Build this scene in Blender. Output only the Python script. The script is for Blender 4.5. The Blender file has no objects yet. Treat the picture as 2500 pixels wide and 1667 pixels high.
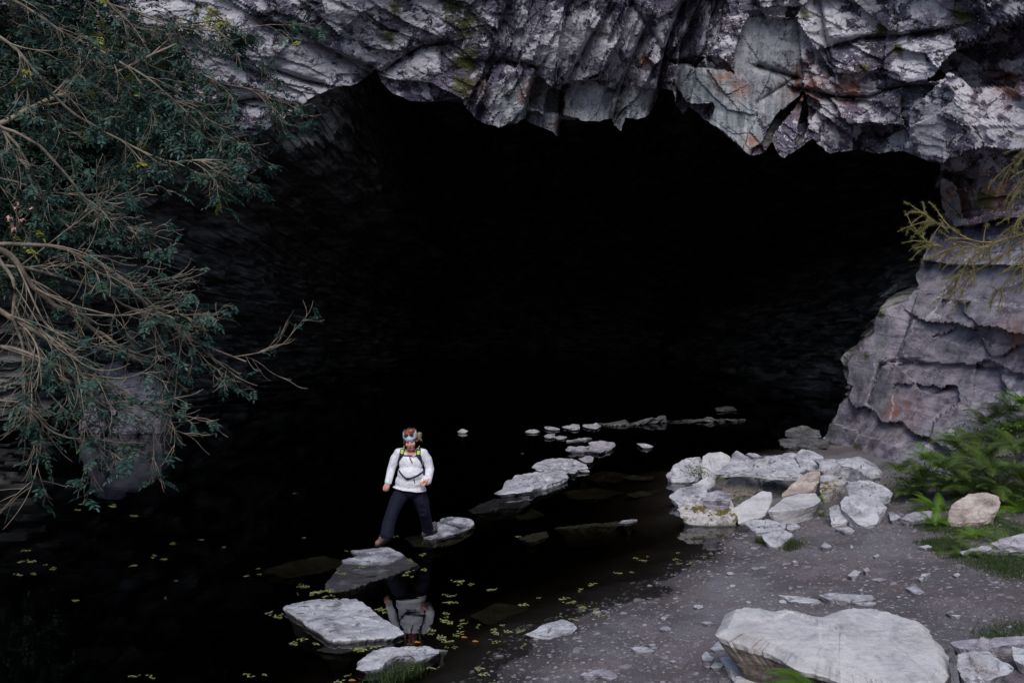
import bpy, math, random
import numpy as np
from mathutils import Vector
from mathutils.bvhtree import BVHTree

# ------------------------------------------------------------------ camera, world, sun, exposure
H = 3.5; F = 2430.0; PITCH = math.atan((833.5 - 705) / F)
S = bpy.context.scene
C = S.collection
cam_d = bpy.data.cameras.new('camera'); cam = bpy.data.objects.new('camera', cam_d); C.objects.link(cam)
cam.location = (0, 0, H); cam.rotation_euler = (math.pi / 2 - PITCH, 0, 0)
cam_d.sensor_width = 36; cam_d.lens = F / 2500 * 36; cam_d.clip_start = .1; cam_d.clip_end = 500
S.camera = cam
SUN_EL = math.radians(44); SUN_AZ = math.radians(184)      # azimuth measured from +Y clockwise
w = bpy.data.worlds.new('World'); S.world = w; w.use_nodes = True
nt = w.node_tree; bg = nt.nodes['Background']
sky = nt.nodes.new('ShaderNodeTexSky'); sky.sky_type = 'NISHITA'; sky.sun_disc = False
sky.sun_elevation = SUN_EL; sky.sun_rotation = SUN_AZ; sky.air_density = 1.0; sky.dust_density = 1.0
nt.links.new(sky.outputs[0], bg.inputs[0]); bg.inputs[1].default_value = .1
sun_d = bpy.data.lights.new('sun', 'SUN'); sun_d.energy = 2.0; sun_d.angle = math.radians(35); sun_d.color = (1, .96, .93)
sun = bpy.data.objects.new('sun', sun_d); C.objects.link(sun)
sd = Vector((math.sin(SUN_AZ) * math.cos(SUN_EL), math.cos(SUN_AZ) * math.cos(SUN_EL), math.sin(SUN_EL)))
sun.rotation_euler = sd.to_track_quat('Z', 'Y').to_euler(); sun.location = (0, 0, 40)
S.view_settings.view_transform = 'Standard'; S.view_settings.look = 'None'
S.view_settings.exposure = 0.22; S.view_settings.gamma = 1
S.cycles.max_bounces = 6; S.cycles.transparent_max_bounces = 12; S.cycles.caustics_reflective = False

rnd = random.Random(7); rng = np.random.default_rng(7)

# ------------------------------------------------------------------ pixel <-> world helpers (photo pixels, 2500 x 1667)
CP, SP = math.cos(PITCH), math.sin(PITCH)
def ray(px, py):
    x = (np.asarray(px, float) - 1250) / F; y = (833.5 - np.asarray(py, float)) / F
    return x, CP + y * SP, -SP + y * CP        # direction X, Y, Z
def P(px, py, Y):
    x, y, z = ray(px, py); t = np.asarray(Y, float) / y
    return np.stack([x * t, y * t, H + z * t], -1)
def G(px, py, z=0.0):
    x, y, zz = ray(px, py); t = (z - H) / zz
    return np.stack([x * t, y * t, np.full_like(x * t, 0) + z], -1)

# ------------------------------------------------------------------ numpy noise
def hsh(a, b, c, s):
    a = a.astype(np.int64); b = b.astype(np.int64); c = c.astype(np.int64)
    h = (a * 374761393 + b * 668265263 + c * 2147483647 + s * 1274126177) & 0xffffffff
    h = ((h ^ (h >> 13)) * 1274126177) & 0xffffffff
    h = ((h ^ (h >> 15)) * 2246822519) & 0xffffffff
    return ((h ^ (h >> 16)) & 0xffffff) / float(0xffffff)
def vnoise(p, s=0):
    i = np.floor(p); f = p - i; f = f * f * (3 - 2 * f); o = 0
    for a in (0, 1):
        for b in (0, 1):
            for c in (0, 1):
                wt = (f[:, 0] if a else 1 - f[:, 0]) * (f[:, 1] if b else 1 - f[:, 1]) * (f[:, 2] if c else 1 - f[:, 2])
                o = o + wt * hsh(i[:, 0] + a, i[:, 1] + b, i[:, 2] + c, s)
    return o * 2 - 1
def fbm(p, s=0, o=4, g=.5):
    r = 0; a = 1
    for k in range(o):
        r = r + a * vnoise(p, s + k * 17); p = p * 2.03 + 5.1; a *= g
    return r
def cells2(u, v, s):
    iu, iv = np.floor(u), np.floor(v); best = np.full(u.shape, 1e9); R = [np.zeros(u.shape) for _ in range(5)]
    z = np.zeros(u.shape)
    for a in (-1, 0, 1):
        for b in (-1, 0, 1):
            cu, cv = iu + a, iv + b
            fu = cu + hsh(cu, cv, z, s); fv = cv + hsh(cu, cv, z, s + 1)
            d = (u - fu) ** 2 + (v - fv) ** 2; m = d < best; best = np.where(m, d, best)
            for k, val in enumerate((u - fu, v - fv, hsh(cu, cv, z, s + 2), hsh(cu, cv, z, s + 3), hsh(cu, cv, z, s + 4))):
                R[k] = np.where(m, val, R[k])
    return R
def sstep(a, b, x):
    t = np.clip((x - a) / (b - a), 0, 1); return t * t * (3 - 2 * t)
def inpoly(px, py, poly):
    r = np.zeros(px.shape, bool); n = len(poly)
    for i in range(n):
        x0, y0 = poly[i]; x1, y1 = poly[(i + 1) % n]
        if y0 == y1: continue
        c = ((y0 > py) != (y1 > py)) & (px < (x1 - x0) * (py - y0) / (y1 - y0) + x0)
        r ^= c
    return r
def segdist(px, py, pts, closed=False):
    best = np.full(px.shape, 1e9); side = np.zeros(px.shape); n = len(pts)
    for i in range(n if closed else n - 1):
        x0, y0 = pts[i]; x1, y1 = pts[(i + 1) % n]; dx, dy = x1 - x0, y1 - y0
        t = np.clip(((px - x0) * dx + (py - y0) * dy) / (dx * dx + dy * dy), 0, 1)
        d = np.hypot(px - x0 - t * dx, py - y0 - t * dy); m = d < best
        side = np.where(m, np.sign(dx * (py - y0) - dy * (px - x0)), side); best = np.where(m, d, best)
    return best, side
def crop(x0, y0, s):
    return lambda *a: [(x0 + p[0] / s, y0 + p[1] / s) + tuple(p[2:]) for p in a]

# ------------------------------------------------------------------ object helpers
def mesh(name, V, Fs, mat=None, parent=None, smooth=False, cols=None):
    me = bpy.data.meshes.new(name)
    V = np.asarray(V, np.float32)
    if isinstance(Fs, np.ndarray):
        n, k = Fs.shape
        me.vertices.add(len(V)); me.vertices.foreach_set('co', V.ravel())
        me.loops.add(n * k); me.loops.foreach_set('vertex_index', Fs.astype(np.int32).ravel())
        me.polygons.add(n); me.polygons.foreach_set('loop_start', np.arange(0, n * k, k, dtype=np.int32))
        me.update(calc_edges=True); me.validate()
    else:
        me.from_pydata(V.tolist(), [], Fs)
    if cols is not None:
        for nm, c in cols.items():
            at = me.color_attributes.new(nm, 'FLOAT_COLOR', 'POINT'); at.data.foreach_set('color', np.asarray(c, np.float32).ravel())
    me.polygons.foreach_set('use_smooth', [smooth] * len(me.polygons))
    o = bpy.data.objects.new(name, me); C.objects.link(o)
    if mat: me.materials.append(mat)
    if parent: o.parent = parent
    return o
def tag(o, label=None, cat=None, group=None, kind=None):
    if label: o['label'] = label
    if cat: o['category'] = cat
    if group: o['group'] = group
    if kind: o['kind'] = kind
    return o
def empty(name, loc=(0, 0, 0), label=None, cat=None, group=None):
    o = bpy.data.objects.new(name, None); C.objects.link(o); o.location = loc; o.empty_display_size = .2
    return tag(o, label, cat, group)
def child(o, root):
    "parent a mesh written in world coordinates to an Empty, keeping its place"
    loc = Vector(root.location); o.data.transform(__import__('mathutils').Matrix.Translation(-loc)); o.parent = root
    return o
def gridfaces(nr, nc, wrap=False, off=0):
    r = np.arange(nr - 1)[:, None]; c = np.arange(nc if wrap else nc - 1)[None]
    c1 = (c + 1) % nc
    return np.stack([r * nc + c, r * nc + c1, (r + 1) * nc + c1, (r + 1) * nc + c], -1).reshape(-1, 4) + off

# ------------------------------------------------------------------ materials
class N:
    def __init__(s, name):
        s.m = bpy.data.materials.new(name); s.m.use_nodes = True; s.t = s.m.node_tree
        s.b = s.t.nodes['Principled BSDF']; s.out = s.t.nodes['Material Output']
    def n(s, ty, ins=None, **kw):
        nd = s.t.nodes.new(ty)
        for k, v in kw.items(): setattr(nd, k, v)
        for k, v in (ins or {}).items(): s.put(nd.inputs[k], v)
        return nd
    def put(s, sock, v):
        if isinstance(v, bpy.types.NodeSocket): s.t.links.new(v, sock)
        elif isinstance(v, tuple) and len(v) == 3 and sock.type == 'RGBA': sock.default_value = (*v, 1)
        else: sock.default_value = v
    def pos(s): return s.n('ShaderNodeNewGeometry').outputs['Position']
    def map(s, v, rot=(0, 0, 0), sc=(1, 1, 1)):
        return s.n('ShaderNodeMapping', {'Vector': v, 'Rotation': rot, 'Scale': sc}).outputs[0]
    def noise(s, v, sc, det=5, rough=.6, dist=0.):
        return s.n('ShaderNodeTexNoise', {'Vector': v, 'Scale': sc, 'Detail': float(det), 'Roughness': rough, 'Distortion': dist}).outputs[0]
    def ramp(s, f, *st):
        r = s.n('ShaderNodeValToRGB', {'Fac': f}); e = r.color_ramp.elements
        while len(e) < len(st): e.new(.5)
        for k, (p, c) in enumerate(st):
            e[k].position = p; e[k].color = (*c, 1) if isinstance(c, tuple) else (c, c, c, 1)
        return r.outputs[0]
    def mix(s, f, a, b, mode='MIX'):
        m = s.n('ShaderNodeMix', data_type='RGBA', blend_type=mode)
        s.put(m.inputs[0], f); s.put(m.inputs[6], a); s.put(m.inputs[7], b); return m.outputs[2]
    def math(s, op, a, b=0., c=0.):
        m = s.n('ShaderNodeMath', operation=op); s.put(m.inputs[0], a); s.put(m.inputs[1], b); s.put(m.inputs[2], c); return m.outputs[0]
    def bump(s, h, st=.5, d=.05, nrm=None):
        b = s.n('ShaderNodeBump', {'Height': h, 'Strength': st, 'Distance': d})
        if nrm: s.put(b.inputs['Normal'], nrm)
        return b.outputs[0]
    def fin(s, col, rough=.8, nrm=None, spec=.3, **kw):
        s.put(s.b.inputs['Base Color'], col); s.put(s.b.inputs['Roughness'], rough); s.put(s.b.inputs['Specular IOR Level'], spec)
        if nrm: s.put(s.b.inputs['Normal'], nrm)
        for k, v in kw.items(): s.put(s.b.inputs[k.replace('_', ' ')], v)
        return s.m

def cliff_mat():
    m = N('cliff slate'); p = m.pos()
    calm = m.n('ShaderNodeSeparateColor', {0: m.n('ShaderNodeVertexColor', layer_name='calm').outputs[0]}).outputs[0]; ncalm = m.math('SUBTRACT', 1., m.math('MULTIPLY', calm, .6))
    at = m.n('ShaderNodeVertexColor', layer_name='mask'); sep = m.n('ShaderNodeSeparateColor', {0: at.outputs[0]})
    lich, rust, moss = sep.outputs; pale = at.outputs['Alpha']
    big = m.noise(p, .55, 4, .6); mid = m.noise(p, 2.2, 7, .65, .4)
    st = m.map(p, (0, math.radians(-28), 0), (.7, 1, 5)); strk = m.noise(st, 1.6, 8, .7, .5)
    base = m.ramp(mid, (.3, (.022, .021, .032)), (.43, (.078, .074, .108)), (.54, (.175, .165, .222)), (.66, (.34, .32, .40)))
    base = m.mix(m.ramp(big, (.42, 0.), (.6, 1.)), base, m.ramp(strk, (.34, (.03, .025, .045)), (.48, (.11, .09, .145)), (.62, (.27, .225, .30))))
    # faint warm/purple drift
    base = m.mix(m.ramp(m.noise(p, 1.3, 3), (.5, 0.), (.75, .5)), base, m.ramp(strk, (.3, (.16, .10, .115)), (.65, (.42, .31, .31))))
    base = m.mix(m.math('MULTIPLY', calm, .65), base, m.ramp(m.mix(.5, mid, strk), (.36, (.06, .052, .066)), (.45, (.24, .21, .25)), (.52, (.40, .355, .41)), (.62, (.60, .54, .58))))
    # smooth grey-green fresh slate
    ps = m.map(p, (0, math.radians(-52), 0), (6, 1, .8)); pn = m.noise(ps, 1.7, 6, .62, .3)
    palec = m.ramp(pn, (.3, (.12, .135, .155)), (.48, (.27, .295, .315)), (.64, (.46, .49, .49)))
    base = m.mix(pale, base, palec)
    # dark weeping streaks and crevices
    dk = m.ramp(m.noise(m.map(p, (0, math.radians(-15), 0), (2.2, 1, 1.1)), 2.7, 8, .72, .7), (.42, 1.), (.47, 0.))
    base = m.mix(m.math('MULTIPLY', m.math('MULTIPLY', dk, .9), ncalm), base, (.013, .013, .016))
    vs = m.n('ShaderNodeTexVoronoi', {'Vector': m.mix(.12, st, m.n('ShaderNodeTexNoise', {'Vector': p, 'Scale': 3.}).outputs[1]), 'Scale': 1.1}, feature='DISTANCE_TO_EDGE').outputs[0]
    crk = m.ramp(vs, (0.0, 1.), (.035, 0.))
    base = m.mix(m.math('MULTIPLY', m.math('MULTIPLY', crk, m.math('SUBTRACT', 1., calm)), m.ramp(m.noise(p, 1.9, 3), (.5, 0.), (.6, .75))), base, (.012, .012, .014))
    # lichen patches
    ln = m.noise(p, 2.6, 10, .74, .25); thr = m.math('ADD', ln, m.math('MULTIPLY', lich, .17))
    thr = m.math('ADD', thr, m.math('MULTIPLY', m.math('SUBTRACT', m.noise(p, .9, 2), .5), .35))
    lm = m.ramp(thr, (.612, 0.), (.63, 1.))
    sp = m.n('ShaderNodeTexVoronoi', {'Vector': p, 'Scale': 16., 'Randomness': 1.}); sp2 = m.ramp(sp.outputs['Distance'], (.18, 1.), (.26, 0.))
    spm = m.math('MULTIPLY', sp2, m.ramp(m.math('ADD', m.noise(p, 2., 3), m.math('MULTIPLY', lich, .1)), (.50, 0.), (.56, 1.)))
    lm = m.math('MAXIMUM', lm, m.math('MULTIPLY', spm, .8))
    base = m.mix(m.math('MULTIPLY', lm, m.math('SUBTRACT', 1., m.math('MULTIPLY', pale, .85))), base, m.ramp(m.noise(p, 14, 4), (.3, (.42, .40, .45)), (.7, (.72, .70, .74))))
    rn = m.ramp(m.noise(p, 4, 6, .7), (.4, 0.), (.6, 1.))
    base = m.mix(m.math('MULTIPLY', rust, rn), base, (.33, .13, .075))
    mn = m.ramp(m.math('ADD', m.noise(p, 6, 6, .7), m.math('MULTIPLY', moss, .25)), (.60, 0.), (.68, 1.))
    base = m.mix(m.math('MULTIPLY', moss, mn), base, m.ramp(m.noise(p, 30, 3), (.3, (.03, .035, .012)), (.7, (.13, .13, .03))))
    hb = m.math('ADD', m.math('MULTIPLY', strk, .6), m.math('MULTIPLY', m.noise(p, 9, 8, .75), .7))
    hb = m.math('MULTIPLY', m.math('ADD', hb, m.math('MULTIPLY', lm, .06)), ncalm)
    return m.fin(base, .82, m.bump(hb, .9, .06), .25)

def rock_mat(name, c0, c1, c2, stain=.5, moss=0., wet=0., streak=(0, .2, 0), sc=1.):
    "pale broken slate: lerped tones, grey stains, thin cleavage lines"
    m = N(name); tc = m.pos()
    st = m.map(tc, streak, (1.2, 1.2, 5)); a = m.noise(st, 2.2 * sc, 8, .68, .5); b = m.noise(tc, 3.5 * sc, 8, .7, .3)
    base = m.ramp(m.mix(.45, a, b), (.38, c0), (.47, c1), (.56, c2))
    dk = m.ramp(m.noise(tc, 6.5 * sc, 10, .75, .4), (.40, 1.), (.46, 0.))
    base = m.mix(m.math('MULTIPLY', dk, stain), base, tuple(x * .35 for x in c0))
    base = m.mix(m.ramp(m.noise(tc, 60, 3, .8), (.4, .0), (.7, .35)), base, c2)
    ln = m.ramp(m.noise(m.map(tc, (.2, .35, .5), (1, 4, 14)), 2., 5, .6, .8), (.47, 0.), (.49, 1.), (.51, 0.))
    base = m.mix(m.math('MULTIPLY', ln, .35), base, tuple(x * .4 for x in c0))
    base = m.mix(m.ramp(m.noise(tc, 1.7, 3), (.55, 0.), (.75, .25)), base, (.40, .30, .24))
    if moss:
        nz = m.n('ShaderNodeSeparateXYZ', {0: m.n('ShaderNodeNewGeometry').outputs['Normal']}).outputs[2]
        mm = m.ramp(m.math('ADD', m.noise(tc, 4, 7, .7), m.math('MULTIPLY', nz, .06)), (.66 - moss * .2, 0.), (.70 - moss * .2, 1.))
        base = m.mix(mm, base, m.ramp(m.noise(tc, 40, 3), (.3, (.05, .045, .012)), (.7, (.20, .15, .04))))
    wz = m.n('ShaderNodeSeparateXYZ', {0: tc}).outputs[2]; wl = m.ramp(m.math('ADD', wz, m.math('MULTIPLY', m.math('SUBTRACT', b, .5), .06)), (.012, 1.), (.03, 0.))
    base = m.mix(m.math('MULTIPLY', wl, .8), base, tuple(x * .22 for x in c1))
    h = m.math('ADD', m.math('MULTIPLY', a, 1.1), m.math('MULTIPLY', m.noise(tc, 16 * sc, 8, .75), .5))
    return m.fin(base, .75 - wet * .45, m.bump(h, .8, .035), .3 + wet * .3)

M = {}
M['cliff'] = cliff_mat()
M['pale'] = rock_mat('pale slate', (.17, .17, .205), (.38, .38, .42), (.58, .575, .615), .85)
M['cream'] = rock_mat('cream slate', (.34, .335, .36), (.50, .49, .515), (.60, .59, .60), .3, sc=.8)
M['purple'] = rock_mat('purple grey slate', (.13, .12, .15), (.30, .28, .33), (.50, .48, .54), .7)
M['brown'] = rock_mat('brownish slate', (.20, .15, .13), (.38, .31, .28), (.58, .52, .48), .6)
M['mossy'] = rock_mat('mossy pale slate', (.20, .18, .18), (.38, .36, .36), (.58, .55, .55), .6, moss=.62)
M['wet'] = rock_mat('wet slate', (.055, .05, .055), (.12, .11, .12), (.30, .29, .32), .5, wet=.6)
M['submerged'] = rock_mat('silted slate', (.12, .11, .085), (.22, .20, .15), (.36, .34, .27), .5)
M['under'] = rock_mat('dark layered slate', (.02, .018, .017), (.065, .054, .047), (.26, .225, .20), .8, streak=(0, 0, 0), sc=1.3)  # darker layered tone for the great boulder's side and bottom faces
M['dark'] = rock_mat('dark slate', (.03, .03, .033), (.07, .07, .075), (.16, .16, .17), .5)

def ground_mat():
    m = N('gravel ground'); p = m.pos()
    a = m.noise(p, 90, 4, .8); b = m.noise(p, 1.3, 5, .6, .3); c = m.noise(p, 22, 6, .8)
    col = m.ramp(a, (.3, (.09, .08, .09)), (.46, (.23, .215, .235)), (.58, (.36, .34, .375)), (.7, (.6, .57, .6)))
    col = m.mix(m.ramp(b, (.44, 0.), (.58, 1.)), col, m.ramp(a, (.3, (.09, .068, .072)), (.5, (.27, .22, .235)), (.7, (.5, .45, .47))))
    col = m.mix(m.ramp(c, (.33, .7), (.45, 0.)), col, (.028, .022, .022))
    sz = m.n('ShaderNodeSeparateXYZ', {0: p})
    col = m.mix(m.ramp(m.noise(p, .7, 6, .7), (.45, 0.), (.56, .45)), col, (.07, .058, .06))
    damp = m.ramp(m.math('ADD', sz.outputs[2], m.math('MULTIPLY', b, .06)), (.03, 1.), (.085, 0.))
    col = m.mix(m.math('MULTIPLY', damp, .75), col, (.030, .020, .018))
    return m.fin(col, .85, m.bump(m.math('ADD', a, m.math('MULTIPLY', c, .8)), .9, .03), .25)
M['ground'] = ground_mat()
def chip_mat(name, lo, hi):
    m = N(name); p = m.pos(); i = m.n('ShaderNodeNewGeometry').outputs['Random Per Island']
    col = m.ramp(i, (0., lo), (.7, tuple((a + b) / 2 for a, b in zip(lo, hi))), (1., hi))
    return m.fin(m.mix(.3, col, m.ramp(m.noise(p, 40, 4), (.3, lo), (.7, hi))), .8)
M['chips'] = chip_mat('gravel chips', (.11, .10, .11), (.34, .32, .35))
def leaf_mat(name, cols, rough=.5, tr=.25):
    m = N(name); i = m.n('ShaderNodeNewGeometry').outputs['Random Per Island']; p = m.pos()
    col = m.ramp(i, *[(k / (len(cols) - 1), c) for k, c in enumerate(cols)])
    col = m.mix(.25, col, m.ramp(m.noise(p, 8, 3), (.3, tuple(x * .5 for x in cols[0])), (.7, cols[-1])))
    m.fin(col, rough, None, .35)
    t = m.n('ShaderNodeBsdfTranslucent', {0: col}); mx = m.n('ShaderNodeMixShader', {0: tr, 1: m.b.outputs[0], 2: t.outputs[0]})
    m.t.links.new(mx.outputs[0], m.out.inputs[0]); return m.m
M['ash'] = leaf_mat('ash leaf', [(.008, .028, .026), (.018, .065, .060), (.04, .11, .105), (.045, .10, .03), (.11, .19, .165)])
M['ashlight'] = leaf_mat('yellowing leaf', [(.10, .15, .02), (.22, .26, .03), (.38, .36, .05)])
M['ivy'] = leaf_mat('dark leaf', [(.008, .02, .016), (.012, .035, .028), (.02, .05, .03), (.03, .06, .02)])
M['larch'] = leaf_mat('larch needles', [(.06, .12, .03), (.13, .20, .045), (.22, .26, .07), (.26, .19, .07)])
M['fern'] = leaf_mat('fern frond', [(.03, .07, .018), (.065, .14, .034), (.12, .22, .05), (.19, .21, .045)])
M['fernbright'] = leaf_mat('bright fern frond', [(.12, .26, .02), (.19, .36, .03)], .45, .35)
M['grass'] = leaf_mat('grass', [(.035, .065, .02), (.055, .10, .03), (.09, .12, .04)])
M['float'] = leaf_mat('floating leaf', [(.14, .22, .05), (.26, .34, .08), (.42, .42, .14), (.5, .5, .25), (.12, .2, .09)], .35, .05)
M['orange'] = leaf_mat('orange leaf', [(.45, .16, .03), (.5, .22, .05)], .4, .1)
def bark_mat(name, a, b):
    m = N(name); p = m.pos(); n = m.noise(p, 7, 7, .7); return m.fin(m.ramp(n, (.3, a), (.68, b)), .85, m.bump(m.noise(p, 60, 5), .6, .01))
M['bark'] = bark_mat('pale bark', (.06, .048, .038), (.36, .30, .235))
M['barkdark'] = bark_mat('brown bark', (.04, .028, .022), (.15, .10, .075))
def plain(name, c, rough=.7, bump=None, **kw):
    m = N(name); p = m.pos(); n = m.noise(p, kw.pop('sc', 30.), 5, .6)
    col = m.ramp(n, (.3, tuple(x * .8 for x in c)), (.7, tuple(min(1, x * 1.12) for x in c)))
    return m.fin(col, rough, m.bump(m.noise(p, bump[0], 4, .6, .6), bump[1], bump[2]) if bump else None, **kw)

def water_mat():
    m = N('pool water'); m.t.nodes.remove(m.b); p = m.pos()
    nr = m.bump(m.noise(m.map(p, (0, 0, .2), (.5, 1.6, 1)), 2.2, 3, .5), .035, .05)
    gl = m.n('ShaderNodeBsdfGlossy', {'Color': (.95, .97, 1.), 'Roughness': .02, 'Normal': nr})
    tr = m.n('ShaderNodeBsdfTransparent', {0: (.93, .95, .93)})
    fr = m.n('ShaderNodeFresnel', {'IOR': 1.333, 'Normal': nr})
    mx = m.n('ShaderNodeMixShader', {0: fr.outputs[0], 1: tr.outputs[0], 2: gl.outputs[0]})
    m.t.links.new(mx.outputs[0], m.out.inputs['Surface'])
    ab = m.n('ShaderNodeVolumeAbsorption', {'Color': (.40, .34, .20), 'Density': 2.8})
    m.t.links.new(ab.outputs[0], m.out.inputs['Volume']); return m.m
M['water'] = water_mat()

# ------------------------------------------------------------------ terrain
shore_px = [(1180, 1680), (1300, 1565), (1460, 1500), (1600, 1440), (1700, 1370), (1790, 1310), (1800, 1262), (1700, 1245), (1680, 1200), (1690, 1150), (1830, 1118), (1990, 1085)]
land = [(-70, 1), (-20, 3), (-6, 6), (-1.4, 7.6)] + [tuple(G(a, b)[:2]) for a, b in shore_px] + [(10.5, 24), (11, 90), (90, 90), (90, -90), (-70, -90)]
def gz(x, y):
    x = np.atleast_1d(np.asarray(x, float)); y = np.atleast_1d(np.asarray(y, float))
    q = np.stack([x, y, x * 0], -1)
    d, _ = segdist(x, y, land, True); s = inpoly(x, y, land); d = d + .10 * fbm(q * 1.7, 3, 3)
    up = .085 * np.minimum(d, 3) + .02 * np.clip(d - 3, 0, 8) + np.clip(8 - y, 0, 8) * .17
    dn = -(.10 * d + .07 * d ** 1.5); dn = np.maximum(dn, -1.8)
    z = np.where(s, np.maximum(up, -.02), np.minimum(dn, .02))
    z = z + .018 * fbm(q * 2.3, 9, 3) + .006 * fbm(q * 11, 19, 2)
    r = np.hypot(x, (y - 4) * .9); z = z + np.clip(r - 13, 0, 22) * .62 * sstep(12, 5, y)  # unseen hill ring behind the viewpoint, raised to cut low skylight
    z = z + 2.5 * sstep(7.3, 11, x) * sstep(19, 16, y) * sstep(0, 8, y) * .25
    return z
def axis(lo, hi, a, b, fine, coarse):
    v = list(np.arange(a, b, fine)); k = coarse; x = a
    left = []; step = fine
    while x > lo: step *= 1.25; x -= step; left.append(x)
    x = b; step = fine; right = []
    while x < hi: right.append(x); step *= 1.25; x += step
    return np.array(left[::-1] + v + right)
ax = axis(-150, 150, -9, 9.5, .05, 1); ay = axis(-150, 150, 7.2, 20, .05, 1)
GX, GY = np.meshgrid(ax, ay); z = gz(GX.ravel(), GY.ravel())
o = mesh('ground', np.stack([GX.ravel(), GY.ravel(), z], -1), gridfaces(len(ay), len(ax)), M['ground'], smooth=True)
tag(o, 'purple grey gravel shore running down into the dark pool', kind='structure')
def Gt(px, py):
    z = 0.
    for _ in range(12):
        q = G(px, py, z); z = max(float(gz(q[0], q[1])[0]), 0.)
    return G(px, py, z)

# water: closed box, flat top
wx0, wx1, wy0, wy1 = -60, 40, -2, 90
V = [(wx0, wy0, 0), (wx1, wy0, 0), (wx1, wy1, 0), (wx0, wy1, 0), (wx0, wy0, -4), (wx1, wy0, -4), (wx1, wy1, -4), (wx0, wy1, -4)]
o = mesh('water', V, [[0, 1, 2, 3], [7, 6, 5, 4], [0, 4, 5, 1], [1, 5, 6, 2], [2, 6, 7, 3], [3, 7, 4, 0]], M['water'])
tag(o, 'still black pool filling the cave mouth', kind='structure')

# ------------------------------------------------------------------ cliff and cave
c3 = crop(500, 0, 2.94); c4 = crop(1200, 0, 2.94); c5 = crop(1800, 0, 2.8); c6 = crop(1900, 500, 2.24)
lip = [(-90, 1110), (-90, 1050), (-90, 960), (-70, 860), (-50, 740), (10, 600), (150, 470), (360, 385), (545, 346)]
lip += [(590, 335), (636, 327), (680, 300), (720, 268), (755, 241), (806, 218), (867, 204), (905, 177), (918, 168), (929, 200), (959, 228), (1003, 248), (1078, 248), (1129, 253), (1163, 292), (1218, 311), (1262, 303), (1278, 289), (1302, 303), (1350, 320), (1360, 332), (1368, 312), (1372, 292), (1445, 299), (1496, 288), (1499, 306), (1518, 320), (1528, 289), (1557, 292), (1584, 282), (1605, 238), (1612, 216), (1639, 218), (1649, 252), (1673, 289), (1683, 258), (1731, 299), (1771, 330), (1812, 367), (1836, 381), (1867, 374), (1884, 345), (1901, 371), (1918, 388), (1948, 364), (1965, 354), (1979, 337), (1993, 350), (2029, 375), (2086, 366), (2129, 374), (2204, 368), (2236, 379), (2293, 404)]
lip += [(2296, 429), (2293, 464), (2307, 514), (2302, 545), (2275, 576), (2257, 620), (2237, 670), (2244, 700), (2221, 723), (2212, 743), (2150, 757), (2137, 786), (2134, 812), (2105, 844), (2067, 888), (2072, 915), (2067, 933), (2079, 942), (2070, 969), (2045, 987), (2043, 1009), (2016, 1067), (1985, 1096), (1975, 1130)]
outk = {0: (-700, 1130), 5: (-700, 600), 7: (-700, -250), 9: (200, -260), 17: (900, -270), 40: (1700, -270), len(lip) - 24: (2420, -270), len(lip) - 21: (3000, 100), len(lip) - 12: (3000, 560), len(lip) - 1: (2950, 1560)}
lip = np.array(lip, float); seg = np.r_[0, np.cumsum(np.hypot(*np.diff(lip, axis=0).T))]
ks = sorted(outk); NS = 1150
s = np.linspace(0, seg[-1], NS)
LX = np.interp(s, seg, lip[:, 0]); LY = np.interp(s, seg, lip[:, 1])
q = np.stack([s / 28, s * 0, s * 0], -1); LX = LX + 3 * fbm(q, 4, 4, .6); LY = LY + 3 * fbm(q, 44, 4, .6)
OX = np.interp(s, seg[ks], [outk[k][0] for k in ks]); OY = np.interp(s, seg[ks], [outk[k][1] for k in ks])
NT = 175; t = np.linspace(0, 1, NT)[:, None] ** 1.1
PX = LX[None] * (1 - t) + OX[None] * t; PY = LY[None] * (1 - t) + OY[None] * t
px, py = PX.ravel(), PY.ravel()
ctrl = [(-700, 1100, 21), (-700, 0, 19), (0, 0, 20), (0, 600, 22), (180, 1053, 24.3), (120, 1053, 24.5), (60, 700, 24), (330, 450, 23.2), (400, 0, 21),
        (700, 250, 22.4), (918, 170, 22.4), (900, -100, 20.6), (1129, 253, 22.3), (1250, 0, 20.8), (1360, 320, 22.5), (1500, 100, 21.2), (1600, 280, 22.6), (1750, 0, 20.8),
        (1836, 380, 21.4), (1750, 200, 21.4), (1918, 388, 21.5), (2100, 370, 21.8), (2000, 150, 20.8), (2293, 404, 20.4), (2250, 250, 20.1), (2300, 0, 19.4), (2500, 0, 18.4), (2500, 300, 18.6),
        (2300, 545, 21.5), (2450, 480, 19.2), (2237, 670, 21.6), (2134, 812, 21.9), (2150, 760, 21.7), (2500, 700, 17.6), (2350, 735, 19.4), (2350, 900, 18.7), (2067, 930, 22.6), (2016, 1067, 22.9), (2150, 1100, 19.6), (2180, 1185, 17.9), (2500, 1000, 16.6), (2500, 1300, 14.6),
        (3000, 0, 15), (3000, 700, 13), (2950, 1560, 11), (1000, -270, 20.2), (2000, -270, 19.6)]
cp = np.array(ctrl)[:, :2] / 1000; cy = np.array(ctrl)[:, 2]; n = len(cp)
K = np.linalg.norm(cp[:, None] - cp[None], axis=-1); A = np.zeros((n + 3, n + 3)); A[:n, :n] = K + np.eye(n) * .02; A[:n, n] = 1; A[:n, n + 1:] = cp; A[n, :n] = 1; A[n + 1:, :n] = cp.T
wts = np.linalg.solve(A, np.r_[cy, 0, 0, 0])
def depth(px, py):
    x = np.stack([px, py], -1) / 1000; r = wts[n] + x @ wts[n + 1:]
    for i in range(n): r = r + wts[i] * np.linalg.norm(x - cp[i], axis=-1)
    return r
D = depth(px, py); B = P(px, py, D); x, zz = B[:, 0], B[:, 2]
wob = fbm(B * .6, 70, 3) * .5
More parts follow.
